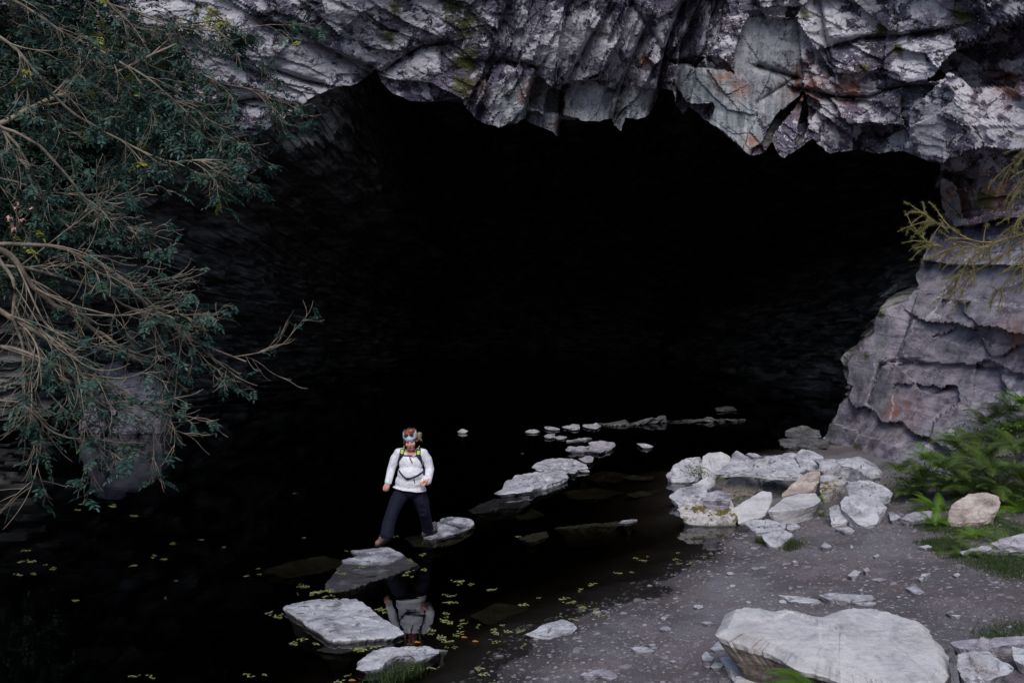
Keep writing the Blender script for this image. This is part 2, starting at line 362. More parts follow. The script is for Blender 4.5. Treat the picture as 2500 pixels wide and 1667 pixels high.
# layered blocks: regional strata frames (angle in the picture plane, positive = dips down to the right)
regs = [(-1e4, 1150, 24, 2.1, .8, .17), (1150, 1700, -64, 1.8, .85, .34), (1700, 1870, 52, 2.4, .8, .16), (1870, 1e4, 30, 1.7, .8, .24)]
disp = np.zeros(len(px)); bx = px + 90 * wob + (py - 200) * .25
smooth_face = sstep(520, 640, py) * sstep(1900, 2000, px)
for (a, b, ang, L, W, amp) in regs:
    m = (bx >= a) & (bx < b)
    an = math.radians(ang)
    for k, (f, g) in enumerate(((1, 1), (.45, .40), (.2, .13), (.07, .035))):
        u = (x * math.cos(an) - zz * math.sin(an)) / (L * f) + .25 * wob; v = (x * math.sin(an) + zz * math.cos(an)) / (W * f) + .35 * wob
        du, dv, r1, r2, r3 = cells2(u, v, 11 + 7 * k + int(ang) + 100)
        e = (r1 - .5) * 1.7 + du * (r2 - .5) * 1.8 + dv * (.35 + .9 * r3)
        disp += np.where(m, e * amp * g, 0)
disp += .12 * fbm(B * .8, 31, 3) + .05 * fbm(B * np.array([2.2, 2.2, 5]), 33, 4)
disp *= (1 - .96 * smooth_face)
# right buttress: big leaning faces with strong edges
an = math.radians(62); u = (x * math.cos(an) - zz * math.sin(an)) / 2.4 + .3 * wob; v = (x * math.sin(an) + zz * math.cos(an)) / 1.0 + .3 * wob
du, dv, r1, r2, r3 = cells2(u, v, 400)
disp += smooth_face * ((r1 - .5) * .35 + du * (r2 - .5) * .7 + dv * (r3 - .4) * .6)
jx = 9 * fbm(B * 1.6, 600, 4, .6); jy = 9 * fbm(B * 1.6, 610, 4, .6)
# polygon features: recess (+) / proud (-) with tilt, in metres
def feat(poly, off, gx=0., gy=0., flat=0.):
    global disp
    m = inpoly(px + jx, py + jy, poly); cx = np.mean([a for a, _ in poly]); cyy = np.mean([b for _, b in poly])
    disp = np.where(m, disp * (1 - flat) + off + gx * (px - cx) + gy * (py - cyy), disp)
def slit(pts, off, wdt, sd=1):
    global disp
    d, s_ = segdist(px, py, pts); disp = disp + np.where(s_ * sd > 0, off * np.exp(-d / wdt), off * np.exp(-d / 3.5)) * (d < wdt * 6)
feat(c4((1330, 450), (1500, 480), (1740, 530), (1800, 700), (1960, 980), (1870, 1130), (1560, 890), (1600, 760), (1420, 750), (1320, 600)), -.25, 0, -.0012, .62)
feat(c4((1860, 110), (2170, 120), (2250, 560), (2180, 700), (1960, 930), (1800, 700), (1740, 530), (1760, 300)), .15, .0012, -.0008, .8)
feat(c4((1950, 1010), (2010, 1030), (2060, 920), (2200, 700), (2240, 640), (2130, 720), (2040, 820)), .9)
feat(c5((390, 1000), (430, 800), (450, 620), (480, 700), (490, 850), (440, 990)), .8)
feat(c5((2400, 100), (1960, 145), (1800, 190), (1700, 250), (1510, 330), (1440, 400), (1280, 550), (1400, 545), (1440, 500), (1530, 530), (1640, 590), (1760, 590), (1860, 620), (1960, 560), (2400, 500)), 1.3)
feat(c5((1140, 1040), (1180, 760), (1280, 620), (1420, 560), (1560, 700), (1610, 860), (1665, 1010), (1380, 1140)), -.35, 0, 0, .5)
feat(c5((1430, 545), (1540, 530), (1640, 600), (1860, 640), (2100, 800), (2100, 1000), (1670, 1010), (1610, 800)), .05, .0015, -.0015, .6)
feat(c5((1380, 1140), (1660, 1010), (2300, 1000), (2300, 1300), (1900, 1400), (1560, 1540), (1380, 1330)), .55, 0, 0, .3)
feat(c5((1390, 1200), (1490, 1240), (1500, 1320), (1575, 1540), (1500, 1560), (1420, 1450), (1370, 1320)), -.25, .002, 0, .8)
feat(c4((1840, 70), (2200, 30), (2160, 105), (1860, 112)), .3)
feat(c4((1240, 430), (1560, 400), (1700, 440), (1750, 530), (1500, 490), (1330, 465)), .35)
feat(c5((780, 858), (1140, 850), (1130, 1040), (930, 1060), (800, 1040)), .4, 0, -.002)
feat(c5((770, 640), (1100, 640), (1140, 850), (780, 850), (640, 700)), -.18, 0, -.002, .3)
feat(c4((300, 570), (500, 640), (490, 820), (270, 770)), .7)
feat(c4((230, 860), (270, 790), (490, 830), (470, 980)), .1, -.002, 0, .5)
feat(c4((500, 700), (560, 560), (760, 580), (880, 640), (860, 870), (700, 900), (500, 830)), .1, .004, -.003, .5)
feat(c4((980, 600), (1100, 640), (1190, 640), (1130, 830), (990, 760)), .1, .003, 0, .6)
feat(c6((850, 730), (1000, 660), (1290, 690), (1270, 760), (1080, 790)), .13, 0, -.002)
feat(c6((640, 975), (980, 995), (1000, 1060), (850, 1180), (830, 1290), (750, 1330), (620, 1160)), .14, .001, -.001)
feat(c6((1090, 850), (1220, 900), (1270, 1030), (1180, 1120), (1070, 1100)), .22, .002)
feat(c6((700, 560), (900, 505), (1344, 560), (1500, 620), (1500, 720), (1290, 690), (1000, 655), (780, 630)), -.12, 0, -.006, .6)
for pts, off, wd, sd_ in [([(1448, 80), (1410, 150), (1372, 215), (1360, 330)], .65, 46, -1), ([(1669, 7), (1640, 70), (1622, 129), (1605, 221), (1584, 290)], .8, 34, -1),
                          ([(1571, 78), (1526, 184), (1496, 290)], .65, 26, -1), ([(1302, 190), (1278, 290)], .5, 30, -1), ([(1190, 150), (1163, 292)], .3, 40, -1),
                          ([(663, 58), (738, 78), (806, 126), (908, 167)], .45, 22, 1), ([(942, 167), (1027, 112), (1095, 102)], .4, 20, 1), ([(670, 170), (738, 194), (790, 205)], .5, 14, 1),
                          ([(560, 250), (620, 240), (690, 250), (730, 262)], .5, 16, 1), ([(1173, 146), (1240, 150), (1300, 160)], .45, 18, 1), ([(1850, 160), (1947, 190)], .25, 8, 1), ([(1850, 250), (1945, 188)], .12, 4, 1),
                          ([(2040, 110), (2100, 92), (2180, 90), (2300, 72)], .4, 20, 1), ([(1950, 215), (2040, 235), (2120, 235), (2190, 212), (2260, 205)], .4, 16, 1),
                          ([(2120, 985), (2150, 890), (2190, 880), (2240, 880)], .3, 10, 1), ([(2190, 870), (2210, 820), (2225, 770)], .25, 26, -1), ([(2000, 0), (2010, 60), (2030, 150)], .25, 22, 1), ([(1540, 0), (1580, 60), (1622, 129)], .25, 12, 1)]:
    slit(pts, off, wd, sd_)
edge = np.repeat(t.ravel(), NS)
disp = np.clip(disp, -1.0, 3.2)
Vc = P(px, py, D + disp)
# attribute masks: lichen, rust, moss, pale
def blob(pts, rad):
    r = np.zeros(len(px))
    for a, b, *rr in pts: r = np.maximum(r, np.exp(-((px - a) ** 2 + (py - b) ** 2) / ((rr[0] if rr else rad) ** 2)))
    return r
lich = .30 + .5 * sstep(330, 150, py) * sstep(1750, 500, px) + .55 * blob([(560, 130), (640, 180), (740, 150), (520, 60), (1450, 130), (1560, 110), (1400, 90), (1850, 60), (2050, 60), (2400, 290)], 120)
lich -= .5 * blob([(2330, 800), (2250, 900), (2450, 700), (2120, 1050)], 170); lich = lich * (1 - .75 * sstep(240, 320, py) * (px < 1900)); lich = np.where(px > 1950, lich + .2 * (py < 420), lich)
rust = blob([(1770, 190, 30), (1803, 215, 26), (1835, 350, 22), (1362, 300, 16), (1162, 215, 22), (1290, 225, 25), (1575, 150, 14), (1970, 210, 50), (2070, 225, 40), (2420, 460, 50), (2340, 480, 55), (2460, 210, 50), (2480, 820, 40), (2200, 1010, 40)], 30)
moss = blob([(1140, 150, 48), (1130, 60, 50), (1130, 210, 40), (1105, 20, 40), (960, 20, 30), (950, 90, 24), (1963, 35, 20), (2350, 40, 34), (2150, 75, 22), (2190, 122, 18), (2205, 245, 12), (2150, 768, 16), (2115, 870, 12), (2400, 490, 40), (2090, 1090, 16), (2110, 165, 18)], 30)
pale = np.zeros(len(px))
for pl, v_ in ((c4((1330, 450), (1500, 480), (1740, 530), (1800, 700), (1960, 980), (1870, 1130), (1560, 890), (1600, 760), (1420, 750), (1320, 600)), .95),
              (c4((1860, 110), (2170, 120), (2250, 560), (2180, 700), (1960, 930), (1800, 700), (1740, 530), (1760, 300)), .7),
              (c4((230, 560), (500, 600), (900, 640), (1190, 620), (1180, 850), (870, 960), (470, 1000), (0, 900), (0, 620)), .75)):
    pale = np.where(inpoly(px + jx * 2, py + jy * 2, pl), v_, pale)
pale = np.where(inpoly(px + jx, py + jy, c5((1390, 1200), (1490, 1240), (1500, 1320), (1575, 1540), (1500, 1560), (1420, 1450), (1370, 1320))), .75, pale)
pale = np.maximum(pale, .35 * smooth_face * sstep(-.1, .3, fbm(B * 1.1, 90, 2)))
mask = np.clip(np.stack([lich, rust, moss, pale], -1), 0, 1)
calm = np.clip(np.maximum(smooth_face, np.where(px < 1900, pale, 0)), 0, 1)[:, None] * np.array([[1, 1, 1, 1]])
# cliff top: a few rows back over the hill
top = Vc.reshape(NT, NS, 3)[-1]; extra = []; cur = top.copy()
for up, bk, outw in ((2.5, 1.5, 1), (2.5, 6, 4), (1.5, 60, 40)):
    cur = cur.copy(); f_ = sstep(0, 1, np.clip((cur[:, 2] - 1) / 6, 0, 1)); cur[:, 2] += up * f_; cur[:, 1] += bk; cur[:, 0] += np.sign(cur[:, 0]) * outw * np.abs(cur[:, 0]) / 14; extra.append(cur)
Vall = np.concatenate([Vc] + extra); mk = np.concatenate([mask] + [np.tile([[.3, 0, 0, 0]], (NS, 1))] * 3)
o = mesh('cliff', Vall, gridfaces(NT + 3, NS), M['cliff'], cols={'mask': mk, 'calm': np.concatenate([calm, np.zeros((3 * NS, 4))])})
tag(o, 'layered slate cliff with white lichen and hanging broken blocks over the cave mouth', kind='structure')
# cave interior
L0 = Vc.reshape(NT, NS, 3)[0]; rows = [L0]; NI = 74
cxx = 0.0; leftw = sstep(950, 750, LX) * sstep(-300, -100, LX); mm = [np.tile([[.1, 0, 0, .3]], (NS, 1))]
for k in range(1, NI):
    f_ = k / (NI - 1); d = .05 + 32 * f_ ** 2.0
    sc_ = 1 + (-.05 * leftw + .035 * (1 - leftw)) * sstep(0, 1.5, d) - .42 * sstep(2, 34, d) - .16 * sstep(700, 400, LX) * sstep(300, 500, LY) * sstep(0, 7, d)
    hid = (1 - leftw) * (d - 3.2 * np.clip((d - 7) / 12, 0, None) ** 1.1 * 1.5) / 14; sc_ = sc_ + np.clip(hid, -.1, .5)
    R = L0.copy(); R[:, 0] = cxx + (R[:, 0] - cxx) * sc_; R[:, 2] = -.5 + (R[:, 2] + .5) * sc_; R[:, 1] = R[:, 1] + (25 - R[:, 1]) * sstep(0, 8, d) * .8 + d
    amp = sstep(0, 1.2, d)
    e = .45 * fbm(R * .45, 51, 4) * amp
    du, dv, r1, r2, r3 = cells2((R[:, 1] * .9 + R[:, 0] * .3) / 1.5, (R[:, 2] - R[:, 0] * .4 - R[:, 1] * .25) / .6, 500)
    e = e + ((r1 - .5) * .5 + dv * .35) * amp; du, dv, r1, r2, r3 = cells2((R[:, 1] * .9 + R[:, 0] * .3) / .5, (R[:, 2] - R[:, 0] * .4 - R[:, 1] * .2) / .22, 510); e = e + ((r1 - .5) * .2 + dv * .14) * amp
    dr = np.stack([R[:, 0] - cxx, R[:, 1] * 0, R[:, 2] + .5 - 1], -1); dr /= np.linalg.norm(dr, axis=1, keepdims=True) + 1e-6
    rows.append(R + dr * e[:, None] * np.array([1, 1, 1])); mm.append(np.tile([[.15, 0, 0, .3]], (NS, 1)))
cap = rows[-1].copy(); cap[:, 0] = cxx + (cap[:, 0] - cxx) * .02; cap[:, 2] = -.5 + (cap[:, 2] + .5) * .02; cap[:, 1] += 1.5; rows.append(cap); mm.append(mm[0])
def cave_mat():
    m = N('damp cave rock'); p = m.pos(); a = m.noise(m.map(p, (0, .35, 0), (.8, .8, 3)), 1.4, 8, .7, .4)
    col = m.ramp(a, (.37, (.03, .03, .033)), (.5, (.15, .15, .15)), (.6, (.40, .385, .37)))
    return m.fin(col, .75, m.bump(a, 1., .12), .3)
M['cave'] = cave_mat()
o = mesh('cave', np.concatenate(rows), gridfaces(NI + 1, NS)[:, ::-1], M['cave'])
tag(o, 'black interior walls and ceiling of the slate cave', kind='structure')

# ------------------------------------------------------------------ rocks
def resample(poly, n):
    q = np.array(poly + [poly[0]], float); sg = np.r_[0, np.cumsum(np.hypot(*np.diff(q[:, :2], axis=0).T))]
    s_ = np.linspace(0, sg[-1], n, endpoint=False)
    return np.stack([np.interp(s_, sg, q[:, k]) for k in range(q.shape[1])], -1)
SEED = [0]
def slab(name, poly, mat, label, h=.1, dep=None, base=None, thick=None, side=None, flare=-.45, bumpy=.9, crown=.0, cat='rock', group=None, round_=.03, N_=None, under=0.):
    SEED[0] += 1; sd_ = SEED[0] * 13
    poly = [tuple(p) for p in poly]
    area = sum(poly[i][0] * poly[(i + 1) % len(poly)][1] - poly[(i + 1) % len(poly)][0] * poly[i][1] for i in range(len(poly)))
    if area < 0: poly = poly[::-1]
    per = sum(math.dist(poly[i], poly[i - 1]) for i in range(len(poly))); n_ = N_ or int(min(220, max(22, per / 4.5)))
    q = resample(poly, n_)
    q[:, 0] += min(per * .006, 4) * fbm(np.stack([np.cos(np.arange(n_) / n_ * 6.283) * per / 50, np.sin(np.arange(n_) / n_ * 6.283) * per / 50, q[:, 0] * 0], -1), sd_, 3, .6)
    q[:, 1] += min(per * .003, 2) * fbm(np.stack([np.cos(np.arange(n_) / n_ * 6.283) * per / 50, np.sin(np.arange(n_) / n_ * 6.283) * per / 50, q[:, 0] * 0], -1), sd_ + 5, 3, .6)
    ylo, yhi = q[:, 1].max(), q[:, 1].min(); xm = q[:, 0].mean()
    g0 = Gt(xm, ylo); b0 = max(float(gz(g0[0], g0[1])[0]), 0) if base is None else base
    if dep is None: E = G(q[:, 0], q[:, 1], b0 + h)
    else:
        Yf = G(xm, ylo, b0 + h)[1]; E = P(q[:, 0], q[:, 1], Yf + dep * (ylo - q[:, 1]) / max(ylo - yhi, 1))
    c_ = E.mean(0); size = np.linalg.norm(E[:, :2] - c_[:2], axis=1).mean()
    Ei = E.copy()
    for _ in range(int(n_ * .5)): Ei = (np.roll(Ei, 1, 0) + Ei * 2 + np.roll(Ei, -1, 0)) / 4
    rings = []; NR = int(max(5, n_ / 7)); rr = round_ * min(1, size / .4)
    for k in range(NR):
        r = (k + .15) / (NR - 1 + .15)
        w8 = r ** 9; rings.append(c_ + (E * w8 + Ei * (1 - w8) - c_) * r * (1 - rr / max(size, .05) * .6) + np.array([0, 0, crown * (1 - r * r)]))
    edge_ = rings[-1]
    bz = (b0 - .35 if thick is None else None)
    th = (E[:, 2] - bz) if thick is None else np.full(n_, thick)
    th = np.maximum(th, .04)
    NSd = int(max(8, min(18, th.max() / .035)))
    Es = E.copy()
    for _ in range(14): Es = (np.roll(Es, 1, 0) + Es * 2 + np.roll(Es, -1, 0)) / 4
    out = (E - c_); out[:, 2] = 0; out /= np.linalg.norm(out, axis=1, keepdims=True) + 1e-6
    for k in range(NSd):
        f_ = k / (NSd - 1); e_ = min(1., f_ * 3); g = E * (1 - e_) + Es * e_; g = g + out * (0 if k == 0 else flare * th[:, None] * f_); g = g.copy(); g[:, 2] = g[:, 2] - rr * .6 - (th - rr * .6) * f_
        if under: g = g - out * under * f_
        rings.append(g)
    rings.append(c_ * .97 + rings[-1] * .03); rings[-1][:, 2] = rings[-2][:, 2].mean()
    V = np.array(rings); nt_ = NR; X = V.reshape(-1, 3)
    # displacement: faceted tops, ledged sides
    istop = np.repeat(np.r_[np.ones(nt_), np.zeros(NSd + 1)], n_); rfade = np.repeat(np.r_[np.clip(1 - ((np.arange(nt_) + .15) / nt_) ** 4, .15, 1), np.zeros(NSd + 1)], n_)
    a_ = (sd_ * 1.7) % 6.28; u = (X[:, 0] * math.cos(a_) + X[:, 1] * math.sin(a_)); v = (-X[:, 0] * math.sin(a_) + X[:, 1] * math.cos(a_))
    sc_ = max(size, .06)
    du, dv, r1, r2, r3 = cells2(u / (sc_ * 1.1), v / (sc_ * .7), sd_); e = (r1 - .5) * .10 + du * (r2 - .5) * .30 + dv * (r3 - .5) * .34
    du, dv, r1, r2, r3 = cells2(u / (sc_ * .35), v / (sc_ * .2), sd_ + 9); e = e + (r1 - .5) * .045 + dv * (r3 - .3) * .07
    e = e + .05 * fbm(X / sc_ * 2.2, sd_, 4, .6)
    X[:, 2] += e * sc_ * bumpy * (istop * rfade)
    o2 = np.tile(out, (len(rings), 1))
    lay = vnoise(np.stack([X[:, 0] * 1.5 / sc_, X[:, 1] * 1.5 / sc_, X[:, 2] / (.05 + .04 * sc_)], -1), sd_ + 3) + .6 * fbm(X * np.array([2, 2, 7]) / sc_, sd_ + 8, 4, .6)
    X += o2 * (lay * .05 * sc_ * bumpy * 1.6 * (1 - istop))[:, None]
    loc = np.array([c_[0], c_[1], X[:, 2].min()])
    faces = gridfaces(len(rings), n_, True)
    o = mesh(name, X - loc, faces, M[mat] if isinstance(mat, str) else mat, smooth=False)
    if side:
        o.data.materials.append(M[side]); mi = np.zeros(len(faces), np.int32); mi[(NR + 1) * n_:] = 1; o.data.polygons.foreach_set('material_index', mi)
    o.location = loc; tag(o, label, cat, group); return o

c2 = crop(1080, 980, 3.92); s3 = crop(620, 1300, 3.92); s5 = crop(1200, 1350, 3.92); c7 = crop(1600, 1050, 2.613); c8 = crop(1600, 1350, 2.613)
WG = 'stepping stones across the pool'
def wst(poly, label, mat='pale', h=.06, **k): return slab('stepping_stone', poly, mat, label, h=h * .55 if h > 0 else h, cat='stepping stone', group=WG, **k)
wst(c2((140, 290), (190, 258), (250, 280), (215, 302), (160, 302)), 'small pointed stone alone in the dark water above the walker, left of all the others', h=.02, dep=.15)
wst(c2((790, 285), (830, 268), (890, 262), (935, 285), (900, 297), (800, 295)), 'small flat stone at the far left end of the distant stones')
wst(c2((975, 240), (1040, 238), (1130, 262), (1060, 270), (980, 258)), 'thin far stone, second from the left in the back row', h=.07)
wst(c2((1150, 235), (1220, 222), (1300, 210), (1320, 235), (1310, 262), (1250, 265), (1160, 245)), 'far stone with a dark front, third from the left in the back row', h=.08)
wst(c2((1345, 215), (1480, 208), (1520, 230), (1480, 258), (1400, 250), (1345, 235)), 'far stone where the back row joins the faint shoal', h=.08)
wst(c2((970, 325), (1010, 306), (1080, 308), (1075, 330), (1040, 345), (975, 340)), 'rounded small stone touching a flat one in the second far row', h=.08)
wst(c2((1065, 340), (1120, 325), (1200, 335), (1180, 350), (1120, 362), (1080, 352)), 'flat small stone just right of the rounded one in the second far row', h=.05)
wst(c2((1185, 378), (1300, 358), (1440, 350), (1380, 368), (1250, 384)), 'thin sliver of stone barely above the water', h=.025)
wst(c2((1180, 455), (1200, 438), (1280, 425), (1420, 418), (1395, 390), (1480, 382), (1520, 398), (1580, 392), (1650, 388), (1660, 405), (1620, 445), (1520, 480), (1440, 468), (1300, 465), (1200, 468)), 'long speckled slab, nearest behind the two big overlapping stones', 'purple', h=.12)
wst(c2((1860, 397), (1940, 402), (2025, 428), (1980, 437), (1900, 432)), 'small pale stone standing apart to the right in mid water', h=.09)
wst(c2((850, 625), (900, 580), (1010, 540), (1150, 538), (1260, 545), (1340, 580), (1395, 602), (1385, 632), (1300, 640), (1180, 665), (1000, 668), (900, 648)), 'wide pale slab just behind the biggest far stepping stone', h=.13)
wst(c2((1300, 545), (1400, 512), (1450, 530), (1440, 570), (1380, 580)), 'dark grey knob of rock at the back right of the wide pale slab', 'purple', h=.13)
wst(c2((1195, 650), (1225, 622), (1275, 625), (1290, 660), (1270, 682), (1210, 680)), 'small round stone at the front of the wide pale slab', h=.12)
wst(c2((1295, 650), (1340, 630), (1400, 655), (1415, 668), (1330, 668)), 'small pointed chip right of the wide pale slab', h=.06)
wst(c2((510, 868), (570, 835), (590, 770), (650, 740), (700, 700), (800, 690), (900, 680), (1050, 675), (1130, 665), (1200, 700), (1210, 720), (1120, 765), (1000, 800), (900, 825), (850, 850), (700, 865), (560, 880)), 'biggest far stepping stone, white on top with a brown front side', h=.15)
wst(c2((230, 1035), (390, 965), (500, 925), (850, 908), (815, 1000), (600, 1020), (420, 1050), (300, 1060)), 'wet slab lying level with the water between the walker and the far stones', 'wet', h=-.01)
wst([(1028, 1309), (1055, 1283), (1082, 1263), (1120, 1261), (1152, 1266), (1162, 1276), (1150, 1286), (1112, 1300), (1082, 1309), (1045, 1315)], 'sloping stone under the walker\'s rear shoe', 'pale', h=.045)
wst([(985, 1312), (1040, 1300), (1100, 1306), (1160, 1284), (1150, 1308), (1080, 1330), (1010, 1330)], 'drowned brown stone under the sloping stone at the rear shoe', 'submerged', h=-.08)
wst(c2((1080, 1205), (1300, 1175), (1600, 1155), (1720, 1140), (1850, 1150), (1700, 1178), (1300, 1200)), 'long narrow drowned stone like a plank', 'submerged', h=-.04)
wst(c2((1690, 1160), (1720, 1135), (1870, 1128), (1860, 1148), (1760, 1165)), 'pale tip at the right end of the plank like stone', h=.03)
wst(c2((720, 1305), (850, 1260), (1000, 1240), (1020, 1290), (920, 1330), (800, 1338)), 'drowned stone with a leaf on it below the plank like stone', 'submerged', h=-.05)
wst(c2((1750, 890), (1900, 850), (2120, 850), (2000, 890), (1850, 910)), 'faint drowned stone left of the boulder pile', 'submerged', h=-.09)
wst(c2((1700, 725), (1850, 705), (2040, 715), (2000, 745), (1820, 745)), 'faint drowned stone farther back left of the boulder pile', 'submerged', h=-.09)
wst(s3((920, 170), (1050, 155), (1180, 140), (1290, 130), (1380, 175), (1450, 210), (1350, 265), (1280, 295), (1030, 300), (850, 290), (830, 265), (1000, 220)), 'pale leaf strewn stone under the walker\'s front shoe', 'pale', h=.04, bumpy=.3)
wst(s3((660, 520), (750, 410), (830, 290), (1050, 290), (1290, 285), (1450, 215), (1520, 260), (1590, 300), (1300, 410), (1130, 460), (900, 545), (750, 560)), 'dark wet slab with leaves in front of the front shoe stone', 'wet', h=.012, bumpy=.15)
wst(s3((265, 695), (420, 660), (580, 630), (990, 635), (1080, 700), (1210, 790), (1340, 880), (1430, 940), (1350, 990), (1150, 1000), (740, 1022), (600, 930), (420, 800), (280, 720)), 'largest flat diamond shaped slab beside the reflection', 'pale', h=.09, bumpy=.35)
wst(s3((600, 1120), (850, 1010), (1210, 1000), (1000, 1100), (850, 1145)), 'drowned ledge showing below the diamond shaped slab', 'wet', h=-.02)
wst(s3((985, 1290), (1010, 1220), (1130, 1130), (1260, 1090), (1560, 1080), (1680, 1090), (1770, 1115), (1760, 1140), (1700, 1175), (1560, 1225), (1530, 1175), (1340, 1190), (1290, 1230), (1200, 1290), (1060, 1305)), 'curved pale stone nearest the bottom edge, with grass in front', 'pale', h=.1, crown=.03)
wst(s3((1750, 1112), (1860, 1125), (1770, 1137)), 'thin sliver pointing right from the curved pale stone', h=.03)
wst(s5((340, 765), (440, 710), (550, 660), (670, 625), (780, 665), (830, 700), (780, 750), (640, 790), (560, 812), (420, 795)), 'humped striped stone at the edge of the gravel shore', 'pale', h=.03, dep=.45)
for pl_, lb in (([(640, 1395), (700, 1370), (800, 1358), (860, 1372), (790, 1392), (700, 1408)], 'drowned stone left of the wet slab'), ([(1150, 1500), (1210, 1470), (1290, 1480), (1270, 1510), (1190, 1520)], 'drowned stone between the reflection and the gravel'), ([(1370, 1200), (1450, 1190), (1530, 1200), (1480, 1215), (1400, 1215)], 'drowned stone below the stone standing apart'), ([(1230, 1250), (1300, 1240), (1330, 1255), (1270, 1268)], 'small drowned stone between the rear shoe stone and the plank like one'), ([(1390, 1165), (1480, 1150), (1560, 1160), (1500, 1178)], 'faint drowned stone far out in front of the pile')):
    wst(pl_, lb, 'submerged', h=-.17)
slab('shoal', c2((1480, 216), (1700, 202), (1900, 192), (2180, 178), (2500, 168), (2900, 168), (2900, 185), (2352, 190), (2000, 202), (1700, 226)), 'dark', 'low dark shoal of stones far back inside the cave', h=.03, cat='shoal')
slab('boulder', [(1745, 995), (1790, 990), (1800, 1000), (1750, 1002)], 'dark', 'tiny dark rock far back inside the cave', h=.05, cat='boulder')
slab('boulder', [(1915, 1062), (1925, 1045), (1960, 1038), (2000, 1050), (2005, 1066), (1950, 1072)], 'dark', 'dark rock in the shadow left of the cliff foot', h=.1, dep=.4, cat='boulder')
slab('boulder', [(1905, 1085), (1900, 1072), (1960, 1068), (2030, 1072), (2020, 1092)], 'dark', 'low dark slab in the shadow behind the boulder pile', h=.1, cat='boulder')

BG = 'boulders piled at the foot of the cliff'
def bst(poly, label, mat='pale', h=.1, dep=None, **k):
    k.setdefault('bumpy', 1.15)
    k.setdefault('flare', -.3)
    return slab('boulder', poly, mat, label, h=h, dep=dep, cat='boulder', group=BG, **k)
bst(c7((70, 290), (110, 220), (190, 180), (290, 165), (310, 220), (290, 300), (210, 332), (100, 325)), 'rounded grey boulder at the far left end of the pile, in the water', 'pale', .02, .75, base=0)
bst(c7((68, 285), (80, 268), (105, 265), (100, 300), (75, 305)), 'fist sized grey stone stuck to the left end boulder', 'purple', .08, .15, base=0)
bst(c7((300, 165), (340, 140), (420, 135), (480, 165), (490, 215), (400, 270), (330, 310), (300, 320), (295, 240)), 'tall smooth grey boulder second from the left at the back', 'cream', .12, .8, base=0)
bst(c7((475, 215), (490, 150), (520, 132), (560, 150), (680, 225), (600, 230)), 'dark speckled wedge leaning behind the overhanging slab', 'purple', .4, .45, base=0)
bst(c7((580, 150), (600, 142), (650, 150), (680, 168), (620, 168)), 'small dark stone on the skyline behind the pile', 'purple', .5, .2, base=0)
bst(c7((640, 178), (720, 165), (900, 140), (1000, 130), (1010, 200), (940, 262), (800, 262), (690, 232), (620, 210)), 'broad flat white slab at the back middle of the pile', 'pale', .42, 1.0, base=.05, crown=.03)
bst(c7((385, 268), (440, 222), (530, 210), (660, 232), (780, 242), (900, 262), (960, 285), (860, 292), (700, 282), (600, 266), (520, 266), (430, 275)), 'thin table like slab overhanging a dark hollow', 'pale', .52, .55, base=0, thick=.07, flare=0, bumpy=.3)
bst(c7((430, 375), (480, 300), (560, 270), (630, 280), (655, 330), (650, 388), (560, 390)), 'tan block with white spots under the table like slab', 'brown', .18, .22, base=0)
bst(c7((690, 330), (900, 290), (1000, 260), (960, 400), (800, 440), (690, 420)), 'dark rock in the hollow behind the leaning brown rock', 'dark', .1, .5, base=0)
bst(c7((895, 150), (930, 118), (1010, 130), (1080, 172), (1060, 250), (990, 262), (920, 235)), 'pale wedge pointing up at the back of the pile', 'pale', .45, .5, base=0)
bst(c7((1010, 180), (1160, 180), (1310, 165), (1380, 200), (1440, 250), (1445, 296), (1380, 302), (1240, 238), (1190, 236), (1060, 250)), 'large white slab with a split rusty edge at the back right', 'pale', .48, 1.1, base=.05, crown=.04)
bst(c7((800, 420), (860, 350), (930, 290), (1000, 255), (1050, 250), (1055, 290), (1000, 380), (950, 392), (870, 405)), 'brown grooved rock leaning in the middle of the pile', 'brown', .22, .45, base=.05)
bst(c7((1045, 318), (1060, 270), (1190, 240), (1195, 285), (1120, 318), (1070, 326)), 'small white block under the edge of the large back slab', 'pale', .36, .4, base=.05)
bst(c7((1048, 345), (1150, 305), (1212, 310), (1205, 342), (1100, 382), (1050, 392)), 'dark sided white rock with moss in the middle right of the pile', 'mossy', .28, .35, base=.05)
bst(c7((1220, 322), (1370, 318), (1450, 345), (1520, 400), (1480, 432), (1400, 420), (1330, 415), (1240, 410)), 'flat white slab with a ragged right end', 'pale', .32, .8, base=.1)
bst(c7((1175, 450), (1210, 420), (1380, 410), (1420, 440), (1485, 490), (1430, 530), (1410, 590), (1340, 612), (1290, 590), (1250, 550), (1200, 505)), 'bulky white boulder at the front right with a hollowed face', 'pale', .04, .5, bumpy=.8, crown=.04)
bst(c7((1110, 490), (1160, 470), (1200, 510), (1235, 580), (1180, 600), (1120, 598)), 'upright white block left of the bulky front boulder', 'pale', .04, .2)
bst(c7((715, 510), (820, 430), (920, 400), (1030, 400), (1060, 440), (1000, 480), (900, 498), (780, 512)), 'smooth white slab above the ferns in the front middle', 'cream', .2, .7, bumpy=.3)
bst(c7((500, 490), (600, 430), (680, 382), (740, 390), (745, 450), (700, 540), (640, 565), (560, 582), (530, 592)), 'leaning white block with two clean faces beside the mossy boulder', 'cream', .03, .55, bumpy=.6)
bst(c7((90, 420), (150, 370), (240, 350), (330, 380), (345, 420), (300, 440), (230, 444), (190, 470), (155, 490)), 'low pinkish white rock reaching into the water', 'pale', .03, .6, base=0)
bst(c7((235, 345), (330, 300), (385, 285), (375, 350), (325, 382)), 'small pale slab between the rounded boulders and the low pinkish one', 'pale', .2, .3, base=0)
bst(c7((300, 442), (330, 400), (400, 380), (488, 402), (484, 448)), 'grey lump on top of the square mossy boulder', 'purple', .36, .3, base=0)
